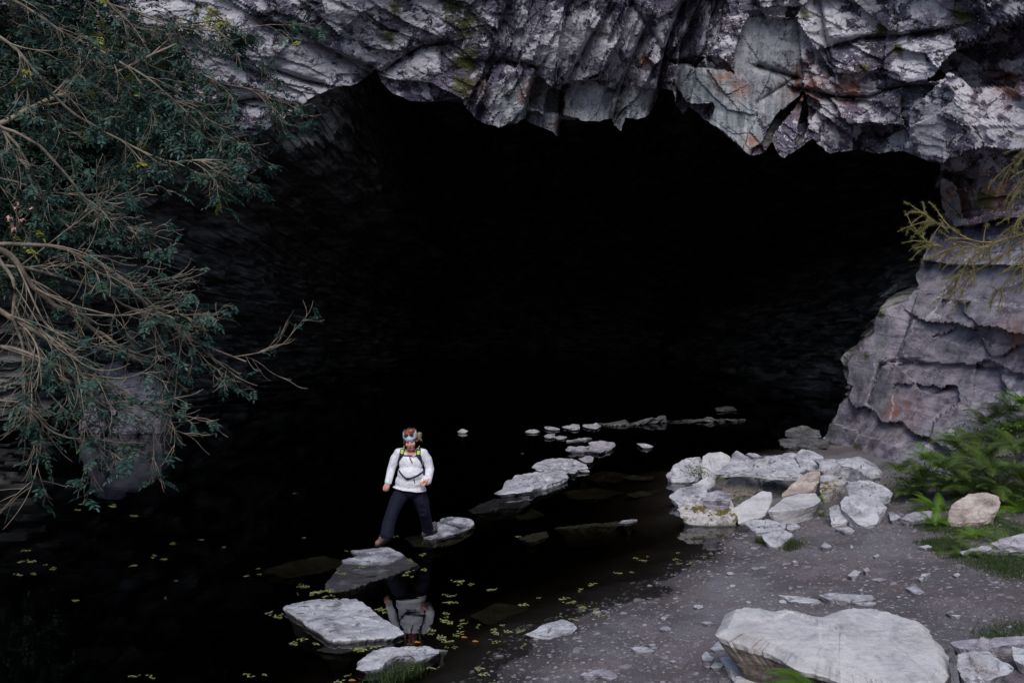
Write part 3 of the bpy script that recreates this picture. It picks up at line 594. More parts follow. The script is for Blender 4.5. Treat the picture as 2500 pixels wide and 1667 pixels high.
bst(c7((155, 500), (215, 452), (480, 440), (505, 500), (530, 570), (450, 606), (370, 612), (210, 592), (165, 550)), 'square boulder with orange brown moss on its face, standing in the water', 'mossy', .01, .3, base=0)
bst(c7((565, 590), (620, 568), (740, 570), (835, 600), (830, 635), (700, 642), (640, 652)), 'cracked white stone at the water edge in front of the pile', 'pale', .05, .35)
bst(c7((680, 670), (740, 640), (830, 640), (880, 660), (830, 710), (775, 748), (720, 732)), 'white stone with grass round it, frontmost of the pile', 'pale', .03, .3)
bst(c7((1145, 620), (1240, 616), (1275, 640), (1210, 655)), 'small white chip of slate in front of the upright block', 'pale', .04)
bst(c7((845, 600), (900, 590), (930, 615), (880, 632), (840, 628)), 'small pale stone right of the cracked white stone', 'pale', .05)
bst(c7((1485, 520), (1520, 518), (1572, 555), (1500, 572)), 'small white stone at the foot of the bulky front boulder', 'pale', .06)
bst(c7((1560, 560), (1640, 520), (1770, 510), (1765, 550), (1650, 582)), 'low grey kerb like stone in front of the ferns', 'purple', .06, .2)
bst(c7((1855, 560), (1900, 460), (2000, 400), (2120, 390), (2190, 420), (2200, 480), (2120, 570), (1950, 590)), 'rounded orange brown boulder half hidden by ferns', 'brown', .05, .35, crown=.05)
bst(c7((1945, 765), (2100, 735), (2200, 690), (2352, 655), (2500, 640), (2500, 760), (2100, 775), (1960, 795)), 'long low grey rock lying in the grass at the right edge', 'purple', .04, .3)
bst(c7((1715, 95), (1780, 70), (1870, 75), (1880, 130), (1800, 170), (1710, 165)), 'pale grey block at the cliff foot above the ferns', 'purple', .35, .35, base=.1)

SG = 'slate pieces lying on the gravel'
def gst(poly, label, mat='pale', h=.035, **k): return slab('slate_piece', poly, mat, label, h=h, cat='slate piece', group=SG, **k)
gst(s5((1330, 900), (1420, 893), (1490, 897), (1555, 930), (1460, 948), (1370, 932)), 'boat shaped white slate piece alone on the gravel by the bottom')
gst(s5((850, 1155), (1000, 1112), (1090, 1095), (1170, 1130), (1210, 1180), (1150, 1202), (1020, 1168), (900, 1162)), 'ridged twisted slate piece at the bottom of the gravel', 'purple', .05)
gst(s5((2100, 905), (2190, 825), (2240, 860), (2310, 915), (2120, 925)), 'triangular white slate piece tucked under the left end of the great boulder')
gst(s5((2010, 980), (2055, 930), (2140, 1000), (2120, 1022), (2020, 1023)), 'fan shaped white slate piece left of the great boulder')
gst(s5((2095, 1080), (2130, 1045), (2230, 1045), (2210, 1085), (2120, 1100)), 'tilted white slate chip below the fan shaped piece')
gst(c8((420, 660), (540, 640), (600, 680), (640, 720), (690, 750), (690, 880), (540, 900), (500, 790), (450, 705)), 'large white slate slab running off the bottom edge', 'cream', .06)
gst(s5((1620, 618), (1650, 598), (1680, 615), (1660, 632)), 'small round white pebble on bare gravel', h=.03)
gst(s5((2010, 655), (2090, 648), (2120, 665), (2060, 680)), 'white slate chip just left of the great boulder\'s upper end')
gst(c8((780, 262), (900, 272), (1040, 292), (1060, 310), (950, 312), (850, 294)), 'long white slate sliver, the left one above the great boulder')
gst(c8((1045, 262), (1120, 248), (1240, 258), (1390, 268), (1400, 292), (1250, 300), (1100, 288)), 'long white slate sliver, the right one above the great boulder', h=.05)
gst(c8((1230, 308), (1410, 312), (1400, 328), (1280, 320)), 'thin slate sliver in front of the right long one', h=.02)
gst(c8((1228, 138), (1270, 102), (1310, 115), (1300, 135), (1250, 148)), 'pointed white stone in the middle of the gravel', h=.05)
gst(c8((1325, 103), (1350, 88), (1378, 108), (1340, 117)), 'small round stone behind the pointed one', h=.05)
gst(c8((1380, 165), (1430, 155), (1475, 165), (1430, 178)), 'oval flat white piece right of the pointed stone')
gst(c8((1680, 162), (1700, 130), (1755, 122), (1722, 150), (1692, 172)), 'narrow upright looking chip on the right of the gravel')
gst(c8((1600, 218), (1660, 208), (1720, 245), (1680, 260), (1640, 247)), 'kite shaped white piece right of the long slivers', h=.04)
gst(c8((1855, 375), (1895, 360), (1905, 378), (1870, 387)), 'small white cube like chip near the right grass')
gst(c8((1878, 390), (1950, 393), (1920, 407)), 'flat chip touching the cube like one')
gst(c7((1055, 740), (1080, 708), (1125, 740), (1100, 750)), 'small peaked white stone below the pile of boulders', h=.06)
gst(c7((1680, 740), (1740, 728), (1765, 742), (1720, 752)), 'pale chip at the far right of the gravel near the ferns')
gst(c7((1390, 800), (1420, 785), (1430, 800), (1405, 808)), 'small white lump in the upper middle of the gravel', h=.04)
gst(s5((1500, 870), (1540, 858), (1575, 872), (1540, 888)), 'dull half buried pebble above the boat shaped piece', 'purple')
for i in range(60):
    u_, v_ = rnd.random(), rnd.random(); qx = 1330 + 1150 * u_; qy = 1320 + 330 * v_ ** 1.2
    if qx < 1830 - (qy - 1300) * 1.15 or (qx > 1740 and qy > 1470 and qx < 2420) or (qx > 2260 and qy < 1400): continue
    r = rnd.uniform(3, 10) * (1 + (qy - 1300) / 500); a0 = rnd.random() * 6.28
    pl = [(qx + r * rnd.uniform(.6, 1.3) * math.cos(a0 + k * 1.05), qy + r * .38 * rnd.uniform(.6, 1.3) * math.sin(a0 + k * 1.05)) for k in range(6)]
    slab('slate_chip', pl, rnd.choice(['pale', 'pale', 'purple', 'cream']), 'small pale slate chip lying loose on the gravel shore', h=rnd.uniform(.012, .035), cat='slate chip', group='small slate chips scattered on the gravel', N_=12)

# the great boulder in the foreground
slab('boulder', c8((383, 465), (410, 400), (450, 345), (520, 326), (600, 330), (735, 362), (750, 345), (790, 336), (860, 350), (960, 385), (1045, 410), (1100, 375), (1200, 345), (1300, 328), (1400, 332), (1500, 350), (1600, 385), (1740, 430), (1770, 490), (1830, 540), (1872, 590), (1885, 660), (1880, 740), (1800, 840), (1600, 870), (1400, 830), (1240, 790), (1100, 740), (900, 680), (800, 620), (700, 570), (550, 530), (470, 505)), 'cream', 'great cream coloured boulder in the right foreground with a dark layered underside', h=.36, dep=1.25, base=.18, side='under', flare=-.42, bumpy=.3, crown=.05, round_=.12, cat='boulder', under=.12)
bst2 = lambda poly, lab, mat='pale', h=.1, dep=None, **k: slab('boulder', poly, mat, lab, h=h, dep=dep, cat='boulder', group='rocks right of the great boulder', **k)
bst2(c8((1885, 585), (1905, 600), (1920, 700), (1945, 828), (1960, 880), (1900, 880), (1880, 760), (1870, 650)), 'thin dark upright stone wedged against the great boulder\'s right end', 'dark', .12, .35)
bst2(c8((1920, 640), (2020, 622), (2120, 620), (2200, 680), (2285, 720), (2250, 760), (2150, 790), (2000, 850), (1945, 800)), 'ridged pale rock right of the great boulder', 'pale', .12, .5, bumpy=.9)
bst2(c8((1885, 562), (2000, 545), (2200, 535), (2352, 528), (2500, 530), (2500, 570), (2150, 592), (2000, 607), (1900, 582)), 'long rounded grey rock like a log at the lower right edge', 'purple', .1, .25)
bst2(c8((2270, 590), (2352, 605), (2450, 640), (2450, 720), (2340, 705), (2290, 680)), 'pale upright rock at the lower right edge', 'pale', .1, .25)

# gravel chips (nobody could count them)
nchip = 15000; cx_ = rng.uniform(-1.5, 9, nchip * 3); cy_ = 8.2 + 8.5 * rng.random(nchip * 3) ** 1.3
zz_ = gz(cx_, cy_); ok = (zz_ > -.05); cx_, cy_, zz_ = cx_[ok][:nchip], cy_[ok][:nchip], zz_[ok][:nchip]; n_ = len(cx_)
sz = .004 + .017 * rng.random(n_) ** 2.5 + .022 * (rng.random(n_) > .985); a0 = rng.uniform(0, 6.28, n_)
V = np.zeros((n_, 9, 3))
for k in range(4):
    rr = sz * rng.uniform(.5, 1.4, n_)
    for lv, (sc_, hz) in enumerate(((1.15, -.3), (.8, .45))):
        V[:, lv * 4 + k, 0] = cx_ + rr * sc_ * 1.3 * np.cos(a0 + k * 1.571); V[:, lv * 4 + k, 1] = cy_ + rr * sc_ * np.sin(a0 + k * 1.571); V[:, lv * 4 + k, 2] = zz_ + sz * hz
V[:, 8] = V[:, 4:8].mean(1) + np.stack([0 * sz, 0 * sz, sz * .15], -1)
fq = []
for k in range(4):
    k1 = (k + 1) % 4; fq += [(k, k1, 4 + k1), (k, 4 + k1, 4 + k), (4 + k, 4 + k1, 8)]
Fq = (np.array(fq)[None] + (np.arange(n_) * 9)[:, None, None]).reshape(-1, 3)
tag(mesh('gravel', V.reshape(-1, 3), Fq, M['chips']), 'fine slate gravel strewn over the shore', kind='stuff')
# ------------------------------------------------------------------ left wall slab standing in the water
slab_pts = [(183, 1050), (190, 1000), (202, 962), (230, 905), (262, 890), (275, 925), (318, 915), (345, 950), (378, 962), (384, 1005), (396, 1050)]
def wall_rock(poly, Y, thick, mat, label):
    q = resample(poly, 90); rings = []
    for k in range(16):
        r = (k + .3) / 15.3; c_ = q.mean(0); a = c_ + (q - c_) * r
        rings.append(P(a[:, 0], a[:, 1], Y + 0 * a[:, 0]) + np.array([0, -1, 0]) * thick * .35 * (1 - r ** 5))
    for k in range(1, 6): rings.append(P(q[:, 0], q[:, 1], Y + 0 * q[:, 0]) + np.array([0, k * thick / 5, 0]))
    X = np.array(rings).reshape(-1, 3); X += (fbm(X * np.array([1.6, 1.6, .7]), 5, 5, .6) * .22)[:, None] * np.array([.4, 1, .3])
    lo = X[:, 2] < .25; X[lo, 2] -= .5 * (1 - X[lo, 2] / .25) * .9
    o = mesh('rock_slab', X - X.mean(0), gridfaces(len(rings), 90, True), M[mat]); o.location = X.mean(0)
    return tag(o, label, 'rock')
M['dim'] = rock_mat('dim slate', (.09, .09, .115), (.18, .18, .225), (.32, .31, .37), .6)
wall_rock(slab_pts, 24.0, 1.2, 'dim', 'tall smooth grey purple rock face standing in the water behind the bare branches')

# ------------------------------------------------------------------ tubes, leaves
class Tubes:
    def __init__(s, k=5): s.V = []; s.F = []; s.n = 0; s.k = k
    def add(s, pts, r0, r1, rad=None):
        pts = np.asarray(pts, float); m = len(pts); t = np.gradient(pts, axis=0); t /= np.linalg.norm(t, axis=1, keepdims=True) + 1e-9
        up = np.array([0, 0, 1.]) if abs(t[0][2]) < .9 else np.array([1., 0, 0])
        a = np.cross(t, up); a /= np.linalg.norm(a, axis=1, keepdims=True) + 1e-9; b = np.cross(t, a)
        r = np.linspace(1, 0, m) ** .8 * (r0 - r1) + r1 if rad is None else np.asarray(rad)
        an = np.arange(s.k) / s.k * 2 * np.pi
        ring = pts[:, None] + r[:, None, None] * (np.cos(an)[None, :, None] * a[:, None] + np.sin(an)[None, :, None] * b[:, None])
        s.V.append(ring.reshape(-1, 3)); s.F.append(gridfaces(m, s.k, True, s.n)); s.n += m * s.k
    def build(s, name, mat, parent=None):
        o = mesh(name, np.concatenate(s.V), np.concatenate(s.F), mat, smooth=True)
        return child(o, parent) if parent else o
class Leaves:
    def __init__(s): s.T = []
    def leaflet(s, p, d, nrm, L, W):
        sd_ = np.cross(d, nrm); sd_ = sd_ / (np.linalg.norm(sd_) + 1e-9)
        a = p + d * L * .3 + sd_ * W * .42 + nrm * L * .05; b = p + d * L * .3 - sd_ * W * .42 + nrm * L * .05
        a2 = p + d * L * .68 + sd_ * W * .34 + nrm * L * .02; b2 = p + d * L * .68 - sd_ * W * .34 + nrm * L * .02
        m_ = p + d * L * .5 - nrm * L * .03; e = p + d * L - nrm * L * .08
        s.T.append([p, a, a2, e, m_, b2, b])
    def build(s, name, mat, parent=None):
        V = np.array(s.T).reshape(-1, 3); n = len(s.T)
        f = np.array([(0, 1, 4), (1, 2, 4), (2, 3, 4), (3, 5, 4), (5, 6, 4), (6, 0, 4)])
        o = mesh(name, V, (f[None] + (np.arange(n) * 7)[:, None, None]).reshape(-1, 3), mat)
        return child(o, parent) if parent else o
def nrmz(v): return v / (np.linalg.norm(v) + 1e-9)
def compound(lv, p, d, L, n=4, droop=.5, lw=.36):
    "a pinnate ash leaf: pairs of leaflets along a drooping stalk"
    d = nrmz(d); side = nrmz(np.cross(d, [0, 0, 1]) + rng.normal(0, .15, 3)); q = p.copy()
    for k in range(n + 1):
        q = q + d * L / (n + 1); d = nrmz(d + np.array([0, 0, -droop / (n + 1)])); nr = nrmz(np.cross(side, d) + rng.normal(0, .15, 3))
        ll = L * .42 * (1 - .25 * abs(k - n * .5) / n)
        if k < n:
            for sg in (-1, 1): lv.leaflet(q, nrmz(side * sg + d * .55 + rng.normal(0, .12, 3)), nr, ll, ll * lw * 1.3)
        else: lv.leaflet(q, d, nr, ll, ll * lw * 1.3)
def grow(tb, p, d, L, r, lvl, lv, cfg):
    "crooked branch that droops and turns up at its tip"
    n = max(6, int(L / .06)); pts = [p.copy()]; step = L / n; bend = rng.normal(0, 1, 3) * cfg.get('curl', .20)
    for k in range(n):
        f_ = k / n
        bend = bend * .95 + rng.normal(0, 1, 3) * np.array([1, .6, 1]) * cfg.get('wob', .055)
        g = np.array([0, 0, -cfg.get('droop', .05) if f_ < .55 else cfg.get('up', .10) * (1 if lvl else .4)])
        d = nrmz(d + bend * .35 + g * (1 + .5 * lvl)); p = p + d * step; pts.append(p.copy())
    tb.add(pts, r, max(.0022, r * .3))
    if lvl < cfg['levels']:
        nch = cfg['kids'][lvl]
        for j in range(nch):
            f_ = rng.uniform(.12, .97); i = min(int(f_ * n), n - 1); q = pts[i]; t = nrmz(pts[i + 1] - pts[i])
            dv = nrmz(t + rng.normal(0, 1, 3) * np.array([.55, .45, .55]) * cfg.get('spread', 1))
            grow(tb, q, dv, L * rng.uniform(.35, .8) * (1.05 - .4 * f_), max(.0032, r * (1 - .6 * f_) * .5), lvl + 1, lv, cfg)
    if lvl >= cfg['levels'] - 1 and lv is not None:
        for j in range(cfg['leaves']):
            if rng.random() > cfg.get('prob', 1): continue
            i = int(rng.uniform(.3, 1) * n) if n > 2 else 1
            compound(lv if rng.random() > cfg.get('light', .0) else cfg['lv2'], pts[i], rng.normal(0, 1, 3) * np.array([1, .8, .4]) + [.3, 0, -.25], rng.uniform(.09, .17), 4)
    return pts
def path(pts_, Y0, Y1, n=24, jit=.03):
    q = np.array(pts_, float); sg = np.r_[0, np.cumsum(np.hypot(*np.diff(q, axis=0).T))]; s_ = np.linspace(0, sg[-1], n)
    # smooth polyline
    x = np.interp(s_, sg, q[:, 0]); y = np.interp(s_, sg, q[:, 1])
    for _ in range(2): x[1:-1] = (x[:-2] + x[1:-1] * 2 + x[2:]) / 4; y[1:-1] = (y[:-2] + y[1:-1] * 2 + y[2:]) / 4
    w3 = P(x, y, np.linspace(Y0, Y1, n)); return w3 + fbm(w3 * 3, 7, 3)[:, None] * jit * np.array([0, 1, 1])

def tree(label, limbs, cfg, trunk, name='ash_tree', group=None, leafmat='ash', bark='bark'):
    root = empty(name, trunk[0], label, 'tree', group)
    lv = Leaves(); cfg['lv2'] = Leaves(); cfg['lv2'].T = []
    tk = Tubes(10); tk.add(trunk, 0, 0, np.linspace(.20, .08, len(trunk))); tk.build('trunk', M['barkdark'], root)
    br = Tubes(6); tw = Tubes(4)
    junc = np.array(trunk[-1])
    for (pts_, Y0, Y1, r0, nk) in limbs:
        r0 *= .62; pp = path(pts_, Y0 * .66, Y1 * .66); pp0 = pp[0]; br.add([junc, junc * .6 + pp0 * .4 + [0, 0, .1], pp0], r0 * 1.5, r0); br.add(pp, r0, max(.008, r0 * .3))
        for j in range(nk):
            f_ = rng.uniform(.1, 1); i = min(int(f_ * 23), 22); t = nrmz(pp[i + 1] - pp[i])
            dv = nrmz(t * 1.0 + rng.normal(0, 1, 3) * np.array([.55, .4, .5]) + np.array(cfg.get('bias', (0, 0, 0))))
            grow(tw, pp[i], dv, cfg['len'] * .68 * rng.uniform(.55, 1.15) * (1.1 - .45 * f_), max(.007, r0 * .42 * (1 - .5 * f_)), 0, lv, cfg)
    br.build('branch', M[bark], root); tw.build('twigs', M[bark], root)
    if lv.T: lv.build('leaves', M[leafmat], root)
    if cfg['lv2'].T: cfg['lv2'].build('yellowing_leaves', M['ashlight'], root)
    return root
TG = 'trees hanging over the left side of the pool'
tree('upper ash tree with one thick limb rising across the lichened cliff', [([(-60, 330), (0, 300), (120, 245), (200, 215), (280, 180), (360, 140), (430, 110)], 15.5, 17.5, .055, 12),
      ([(-60, 60), (60, 140), (150, 260), (260, 330), (400, 400), (520, 390)], 15, 16.5, .03, 14), ([(-40, -60), (120, 60), (250, 130), (380, 200), (470, 290), (540, 350)], 16, 17.5, .03, 15),
      ([(100, -80), (250, 10), (400, 60), (520, 80), (620, 70)], 17, 18.5, .022, 12), ([(200, -80), (330, 90), (450, 170), (560, 215), (650, 225)], 17, 18.5, .02, 12)],
     dict(levels=2, kids=(5, 3), leaves=3, prob=.55, light=.03, len=1.5, droop=.07, up=.16, bias=(.35, 0, -.25)), [(-7.6, 5.0, .0), (-7.5, 5.6, 2.5), (-7.6, 6.6, 4.6), (-7.4, 7.6, 6.2)], group=TG)
tree('middle ash tree whose long thin shoots hang in front of the dark cave wall', [([(-60, 290), (0, 310), (60, 380), (100, 470), (85, 520)], 14, 14.6, .03, 6), ([(-30, 300), (90, 350), (170, 430), (210, 500), (280, 560), (370, 545)], 14, 15.5, .026, 8),
      ([(-50, 420), (60, 450), (180, 480), (280, 500), (360, 480)], 14.5, 16, .02, 8)],
     dict(levels=2, kids=(5, 3), leaves=2, prob=.5, len=1.05, droop=.08, up=.2, bias=(.3, 0, -.3)), [(-8.3, 4.6, 0), (-8, 5.6, 2.6), (-7.3, 7.2, 4.6)], group=TG)
tree('lower tangled tree with bare pale twigs arching down to the water', [([(-40, 600), (10, 610), (60, 680), (100, 720), (190, 780), (300, 850), (400, 880)], 13.2, 14.6, .05, 8),
      ([(-40, 590), (40, 600), (110, 590), (180, 620), (260, 650), (340, 720), (420, 790), (500, 850), (600, 885)], 13.4, 15.2, .034, 12), ([(-40, 740), (60, 790), (140, 850), (200, 900), (270, 960), (350, 990)], 13, 14.2, .045, 9),
      ([(-30, 610), (40, 700), (30, 770), (60, 850), (50, 950), (100, 1000)], 13, 13.4, .03, 8), ([(-40, 830), (60, 860), (160, 900), (240, 990), (330, 1010)], 12.8, 13.8, .03, 6),
      ([(-40, 960), (60, 990), (140, 1050), (200, 1070)], 12.6, 13.4, .02, 3), ([(-40, 650), (100, 660), (230, 700), (330, 760), (460, 820), (530, 890)], 13.6, 15, .028, 9)],
     dict(levels=2, kids=(4, 3), leaves=2, prob=.42, len=1.7, droop=.05, up=.13, spread=.8, bias=(.4, 0, -.1)), [(-7.0, 5.2, 0), (-6.6, 6.4, 1.8), (-6.0, 7.8, 3.3)], group=TG)
# ivy like bushes on the cliff behind
def bush(label, blobs, n, mat, size, name='bush', group=None):
    c0 = P(blobs[0][0], blobs[0][1], blobs[0][3]); root = empty(name, c0, label, 'bush', group); lv = Leaves(); tb = Tubes(4)
    tot = sum(b[2] ** 2 for b in blobs)
    cprev = None
    for (bx_, by_, br_, Y) in blobs:
        c_ = P(bx_, by_, Y); tb.add([c0 if cprev is None else cprev, (c_ + (c0 if cprev is None else cprev)) / 2 - [0, 0, .02], c_ + [0, 0, .01]], .012, .01); cprev = c_; R = br_ / F * Y
        for _ in range(int(n * br_ ** 2 / tot)):
            d = rng.normal(0, 1, 3); d /= np.linalg.norm(d); q = c_ + d * R * rng.random() ** .45 * np.array([1, .5, 1])
            compound(lv, q, d + [0, -.5, -.4], size * rng.uniform(.6, 1.3), 3)
        for _ in range(max(3, int(br_ / 12))):
            d = nrmz(rng.normal(0, 1, 3) * [1, .4, 1]); tb.add([c_ - d * R * .3, c_ + d * R * .4 + [0, 0, -.1], c_ + d * R * .95 + [0, 0, -.25]], .012, .004)
    tb.build('stems', M['barkdark'], root); lv.build('leaves', M[mat], root); return root
bush('dark leafy bush covering the cliff in the top left corner', [(40, 60, 190, 19.2), (-20, 260, 180, 19.5), (180, 150, 150, 19.6), (110, 330, 130, 19.8), (300, 60, 110, 19.6)], 2400, 'ivy', .30, group='bushes growing on the left cliff')
bush('dark bush clinging to the cliff above the middle tree', [(60, 480, 160, 20.5), (180, 420, 110, 20.5), (290, 330, 100, 20.6), (400, 290, 80, 20.8), (20, 620, 120, 20.5)], 1700, 'ivy', .30, group='bushes growing on the left cliff')
bush('blue green leafy spray hanging over the lip of the cave', [(470, 300, 70, 18), (420, 230, 80, 18), (530, 350, 40, 17.6), (330, 260, 80, 18)], 520, 'ash', .26, group='bushes growing on the left cliff')
bush('yellowing spray of leaves against the cliff at the top', [(520, 25, 30, 18.2), (545, 50, 18, 18.2), (245, 75, 22, 17)], 40, 'ashlight', .2, group='bushes growing on the left cliff')
bush('small green tuft growing from the lichened cliff', [(640, 150, 24, 19.6), (655, 175, 16, 19.6)], 60, 'ash', .14, group='bushes growing on the left cliff')
# pink flower heads catching the light
root = empty('balsam_plant', P(40, 640, 13.0), 'plant with pale pink flower pods lit by the sun at the left edge', 'plant')
tb = Tubes(5); tb.add(path([(20, 640), (38, 580), (42, 520), (40, 480)], 13, 13, 10), .012, .006); tb.add(path([(40, 560), (62, 530), (90, 500)], 13, 13, 8), .008, .005); tb.add(path([(38, 570), (20, 535)], 13, 13, 5), .007, .004)
tb.build('stem', M['barkdark'], root); M['pink'] = plain('pink petal', (.75, .45, .40), .5)
fl = Leaves()
for (a, b) in ((40, 502), (52, 535), (78, 505), (90, 500), (24, 530), (34, 556)):
    fl = Leaves()
    for _ in range(6): fl.leaflet(P(a, b, 13), nrmz(rng.normal(0, 1, 3) + [0, -.4, -.5]), nrmz(rng.normal(0, 1, 3)), rng.uniform(.05, .08), .06)
    fl.build('flower', M['pink'], root)
lf = Leaves()
for (a, b) in ((60, 600), (30, 575), (80, 560)): compound(lf, P(a, b, 13), np.array([.6, -.3, -.3]), .22, 3)
lf.build('leaves', M['ashlight'], root)

# ------------------------------------------------------------------ larch sprays, right edge
def larch(label, limbs, n2, Yb, tuft=.05, droop=.12):
    root = empty('larch_tree', P(limbs[0][0][0][0], limbs[0][0][0][1], Yb), label, 'tree', 'larch branches hanging in at the right edge')
    tb = Tubes(4); V = []
    def tufts(pts, den, n_=11):
        for _ in range(den):
            i = rng.integers(0, len(pts) - 1); p = pts[i] + (pts[i + 1] - pts[i]) * rng.random(); t = nrmz(pts[i + 1] - pts[i])
            for _ in range(n_):
                d = nrmz(t * .25 + rng.normal(0, 1, 3)); w_ = nrmz(np.cross(d, [.3, -1, .2])) * .0019; L = tuft * rng.uniform(.6, 1.2)
                V.append([p - w_, p + w_, p + d * L])
    for (pts_, Y0, Y1, r0) in limbs:
        pp = path(pts_, Y0, Y1, 16); tb.add(pp, r0, .006); tufts(pp, 14)
        for j in range(n2):
            i = rng.integers(2, 15); p = pp[i].copy(); t = nrmz(pp[i] - pp[i - 1]); d = nrmz(t * .8 + rng.normal(0, .6, 3) + [-.15, 0, -.2]); L = rng.uniform(.2, .5); q = [p]
            for k in range(8): d = nrmz(d + [0, 0, -droop]); d = nrmz(d + rng.normal(0, .08, 3)); q.append(q[-1] + d * L / 8)
            q = np.array(q); tb.add(q, .007, .0035); tufts(q, int(9 * L / .5) + 3)
    tb.build('branch', bpy.data.materials.get('larch twig') or bark_mat('larch twig', (.14, .09, .04), (.34, .25, .12)), root)
    V = np.array(V); o = mesh('needles', V.reshape(-1, 3), np.arange(len(V) * 3).reshape(-1, 3), M['larch']); child(o, root)
    tb = Tubes(6)
    return root
larch('upper larch branch drooping in from the right edge', [([(2640, 330), (2560, 350), (2500, 370), (2460, 420)], 13.2, 14, .018), ([(2600, 380), (2520, 420), (2480, 470)], 13, 13.4, .014), ([(2600, 300), (2540, 380), (2500, 480)], 13, 13.2, .012)], 26, 13.2, .045, .10)
larch('lower larch branch reaching across the buttress with brown cones', [([(2640, 520), (2540, 560), (2450, 590), (2370, 590), (2310, 555), (2290, 520)], 13, 14, .02), ([(2560, 560), (2480, 600), (2400, 650), (2320, 720)], 13.2, 13.8, .014), ([(2600, 600), (2520, 620), (2450, 690), (2420, 740)], 13, 13.4, .014), ([(2600, 560), (2540, 600), (2500, 680), (2490, 720)], 13, 13.2, .012), ([(2560, 480), (2500, 520), (2470, 560)], 13, 13.2, .012), ([(2440, 590), (2360, 640), (2330, 690)], 13.2, 13.6, .01),
      ([(2480, 580), (2400, 600), (2330, 600), (2290, 640)], 13.4, 14, .012), ([(2310, 560), (2280, 540), (2250, 515)], 14, 14.3, .008), ([(2300, 600), (2265, 590), (2245, 572)], 14, 14.3, .008)], 13, 13.2, .05, .07)
M['cone'] = plain('cone brown', (.28, .13, .07), .7)
cr = bpy.data.objects['larch_tree.001']
for (a, b) in ((2330, 597), (2358, 615), (2386, 618), (2380, 640), (2445, 575), (2370, 665)):
    r_ = 12; th = np.linspace(0, math.pi, 7); V = []
    c_ = P(a, b, 13.6)
    for t_ in th:
        for k in range(r_): V.append(c_ + np.array([math.sin(t_) * .016 * math.cos(k * 6.283 / r_) * (1 + .2 * (k % 2)), math.sin(t_) * .016 * math.sin(k * 6.283 / r_) * (1 + .2 * (k % 2)), math.cos(t_) * .022]))
    child(mesh('cone', V, gridfaces(7, r_, True), M['cone']), cr)

# ------------------------------------------------------------------ ferns
def frond_mesh(L, npairs=24, lobes=5, arch=1.0, wid=.22, fat=1.45):
    V = []; Fs = []
    pts = []; p = np.array([0., 0, 0]); ang = 1.15
    for k in range(npairs + 6):
        pts.append(p.copy()); f_ = k / (npairs + 5); a = ang - arch * 1.5 * f_; p = p + np.array([math.cos(a), 0, math.sin(a)]) * L / (npairs + 5)
    pts = np.array(pts)
    for k in range(len(pts) - 1):      # rachis
        w_ = .0035 * (1 - k / len(pts)) + .001; b = len(V); V += [pts[k] + [0, w_, 0], pts[k] - [0, w_, 0], pts[k + 1] - [0, w_ * .9, 0], pts[k + 1] + [0, w_ * .9, 0]]; Fs.append((b, b + 1, b + 2, b + 3))
    for k in range(4, len(pts) - 1):
        f_ = (k - 4) / (len(pts) - 5); t = nrmz(pts[k + 1] - pts[k]); pl_ = L * wid * (math.sin(math.pi * min(1, .22 + f_ * .78)) ** .75) * (1 - .25 * f_)
        nz = np.array([-t[2], 0, t[0]])
        for sg in (-1, 1):
            d = nrmz(np.array([0, sg, 0]) + t * .38 - nz * .12); w_ = L / npairs * .40
            prev = None
            for j in range(lobes + 1):
                g = j / lobes; q = pts[k] + d * pl_ * g - nz * pl_ * .16 * g * g
                ww = w_ * (1 - g) ** .7
                for sgn in (-1, 1):     # small leaflets as triangles on both sides of the pinna
                    if j < lobes:
                        q2 = pts[k] + d * pl_ * (g + .9 / lobes) - nz * pl_ * .16 * g * g; b = len(V)
                        V += [q, q2, q + d * pl_ * .55 / lobes + t * sgn * ww * fat - nz * .004]; Fs.append((b, b + 1, b + 2))
    me = bpy.data.meshes.new('frond'); me.from_pydata([tuple(v) for v in V], [], Fs); return me
FM = {}
for mt in ('fern', 'fernbright'):
    FM[mt] = []
    for i in range(4):
        me = frond_mesh(1.0, 24, 6, [.8, 1.05, 1.25, .95][i], [.2, .22, .24, .19][i]); me.materials.append(M[mt]); FM[mt].append(me)
FM['near'] = []
for i in range(3):
    me = frond_mesh(1.0, 36, 9, [.9, 1.1, 1.2][i], .2, .85); me.materials.append(M['fernbright']); FM['near'].append(me)
def fern(px_, py_, dz, L, label, n=9, mt='fern', Y=None, lean=None, group='ferns growing beside the cliff and among the boulders'):
    p = P(px_, py_, Y) if Y else Gt(px_, py_) ; p = p + np.array([0, 0, dz])
    root = empty('fern', p, label, 'fern', group)
    for k in range(n):
        o = bpy.data.objects.new('frond', rnd.choice(FM[mt])); C.objects.link(o); o.parent = root
        a = 6.283 * k / n + rnd.uniform(-.3, .3)
        if lean is not None: a = lean + rnd.uniform(-.9, .9)
        sc_ = L * rnd.uniform(.75, 1.15); o.scale = (sc_, sc_, sc_); o.rotation_euler = (rnd.uniform(-.25, .25), rnd.uniform(-.2, .35), a)
    return root
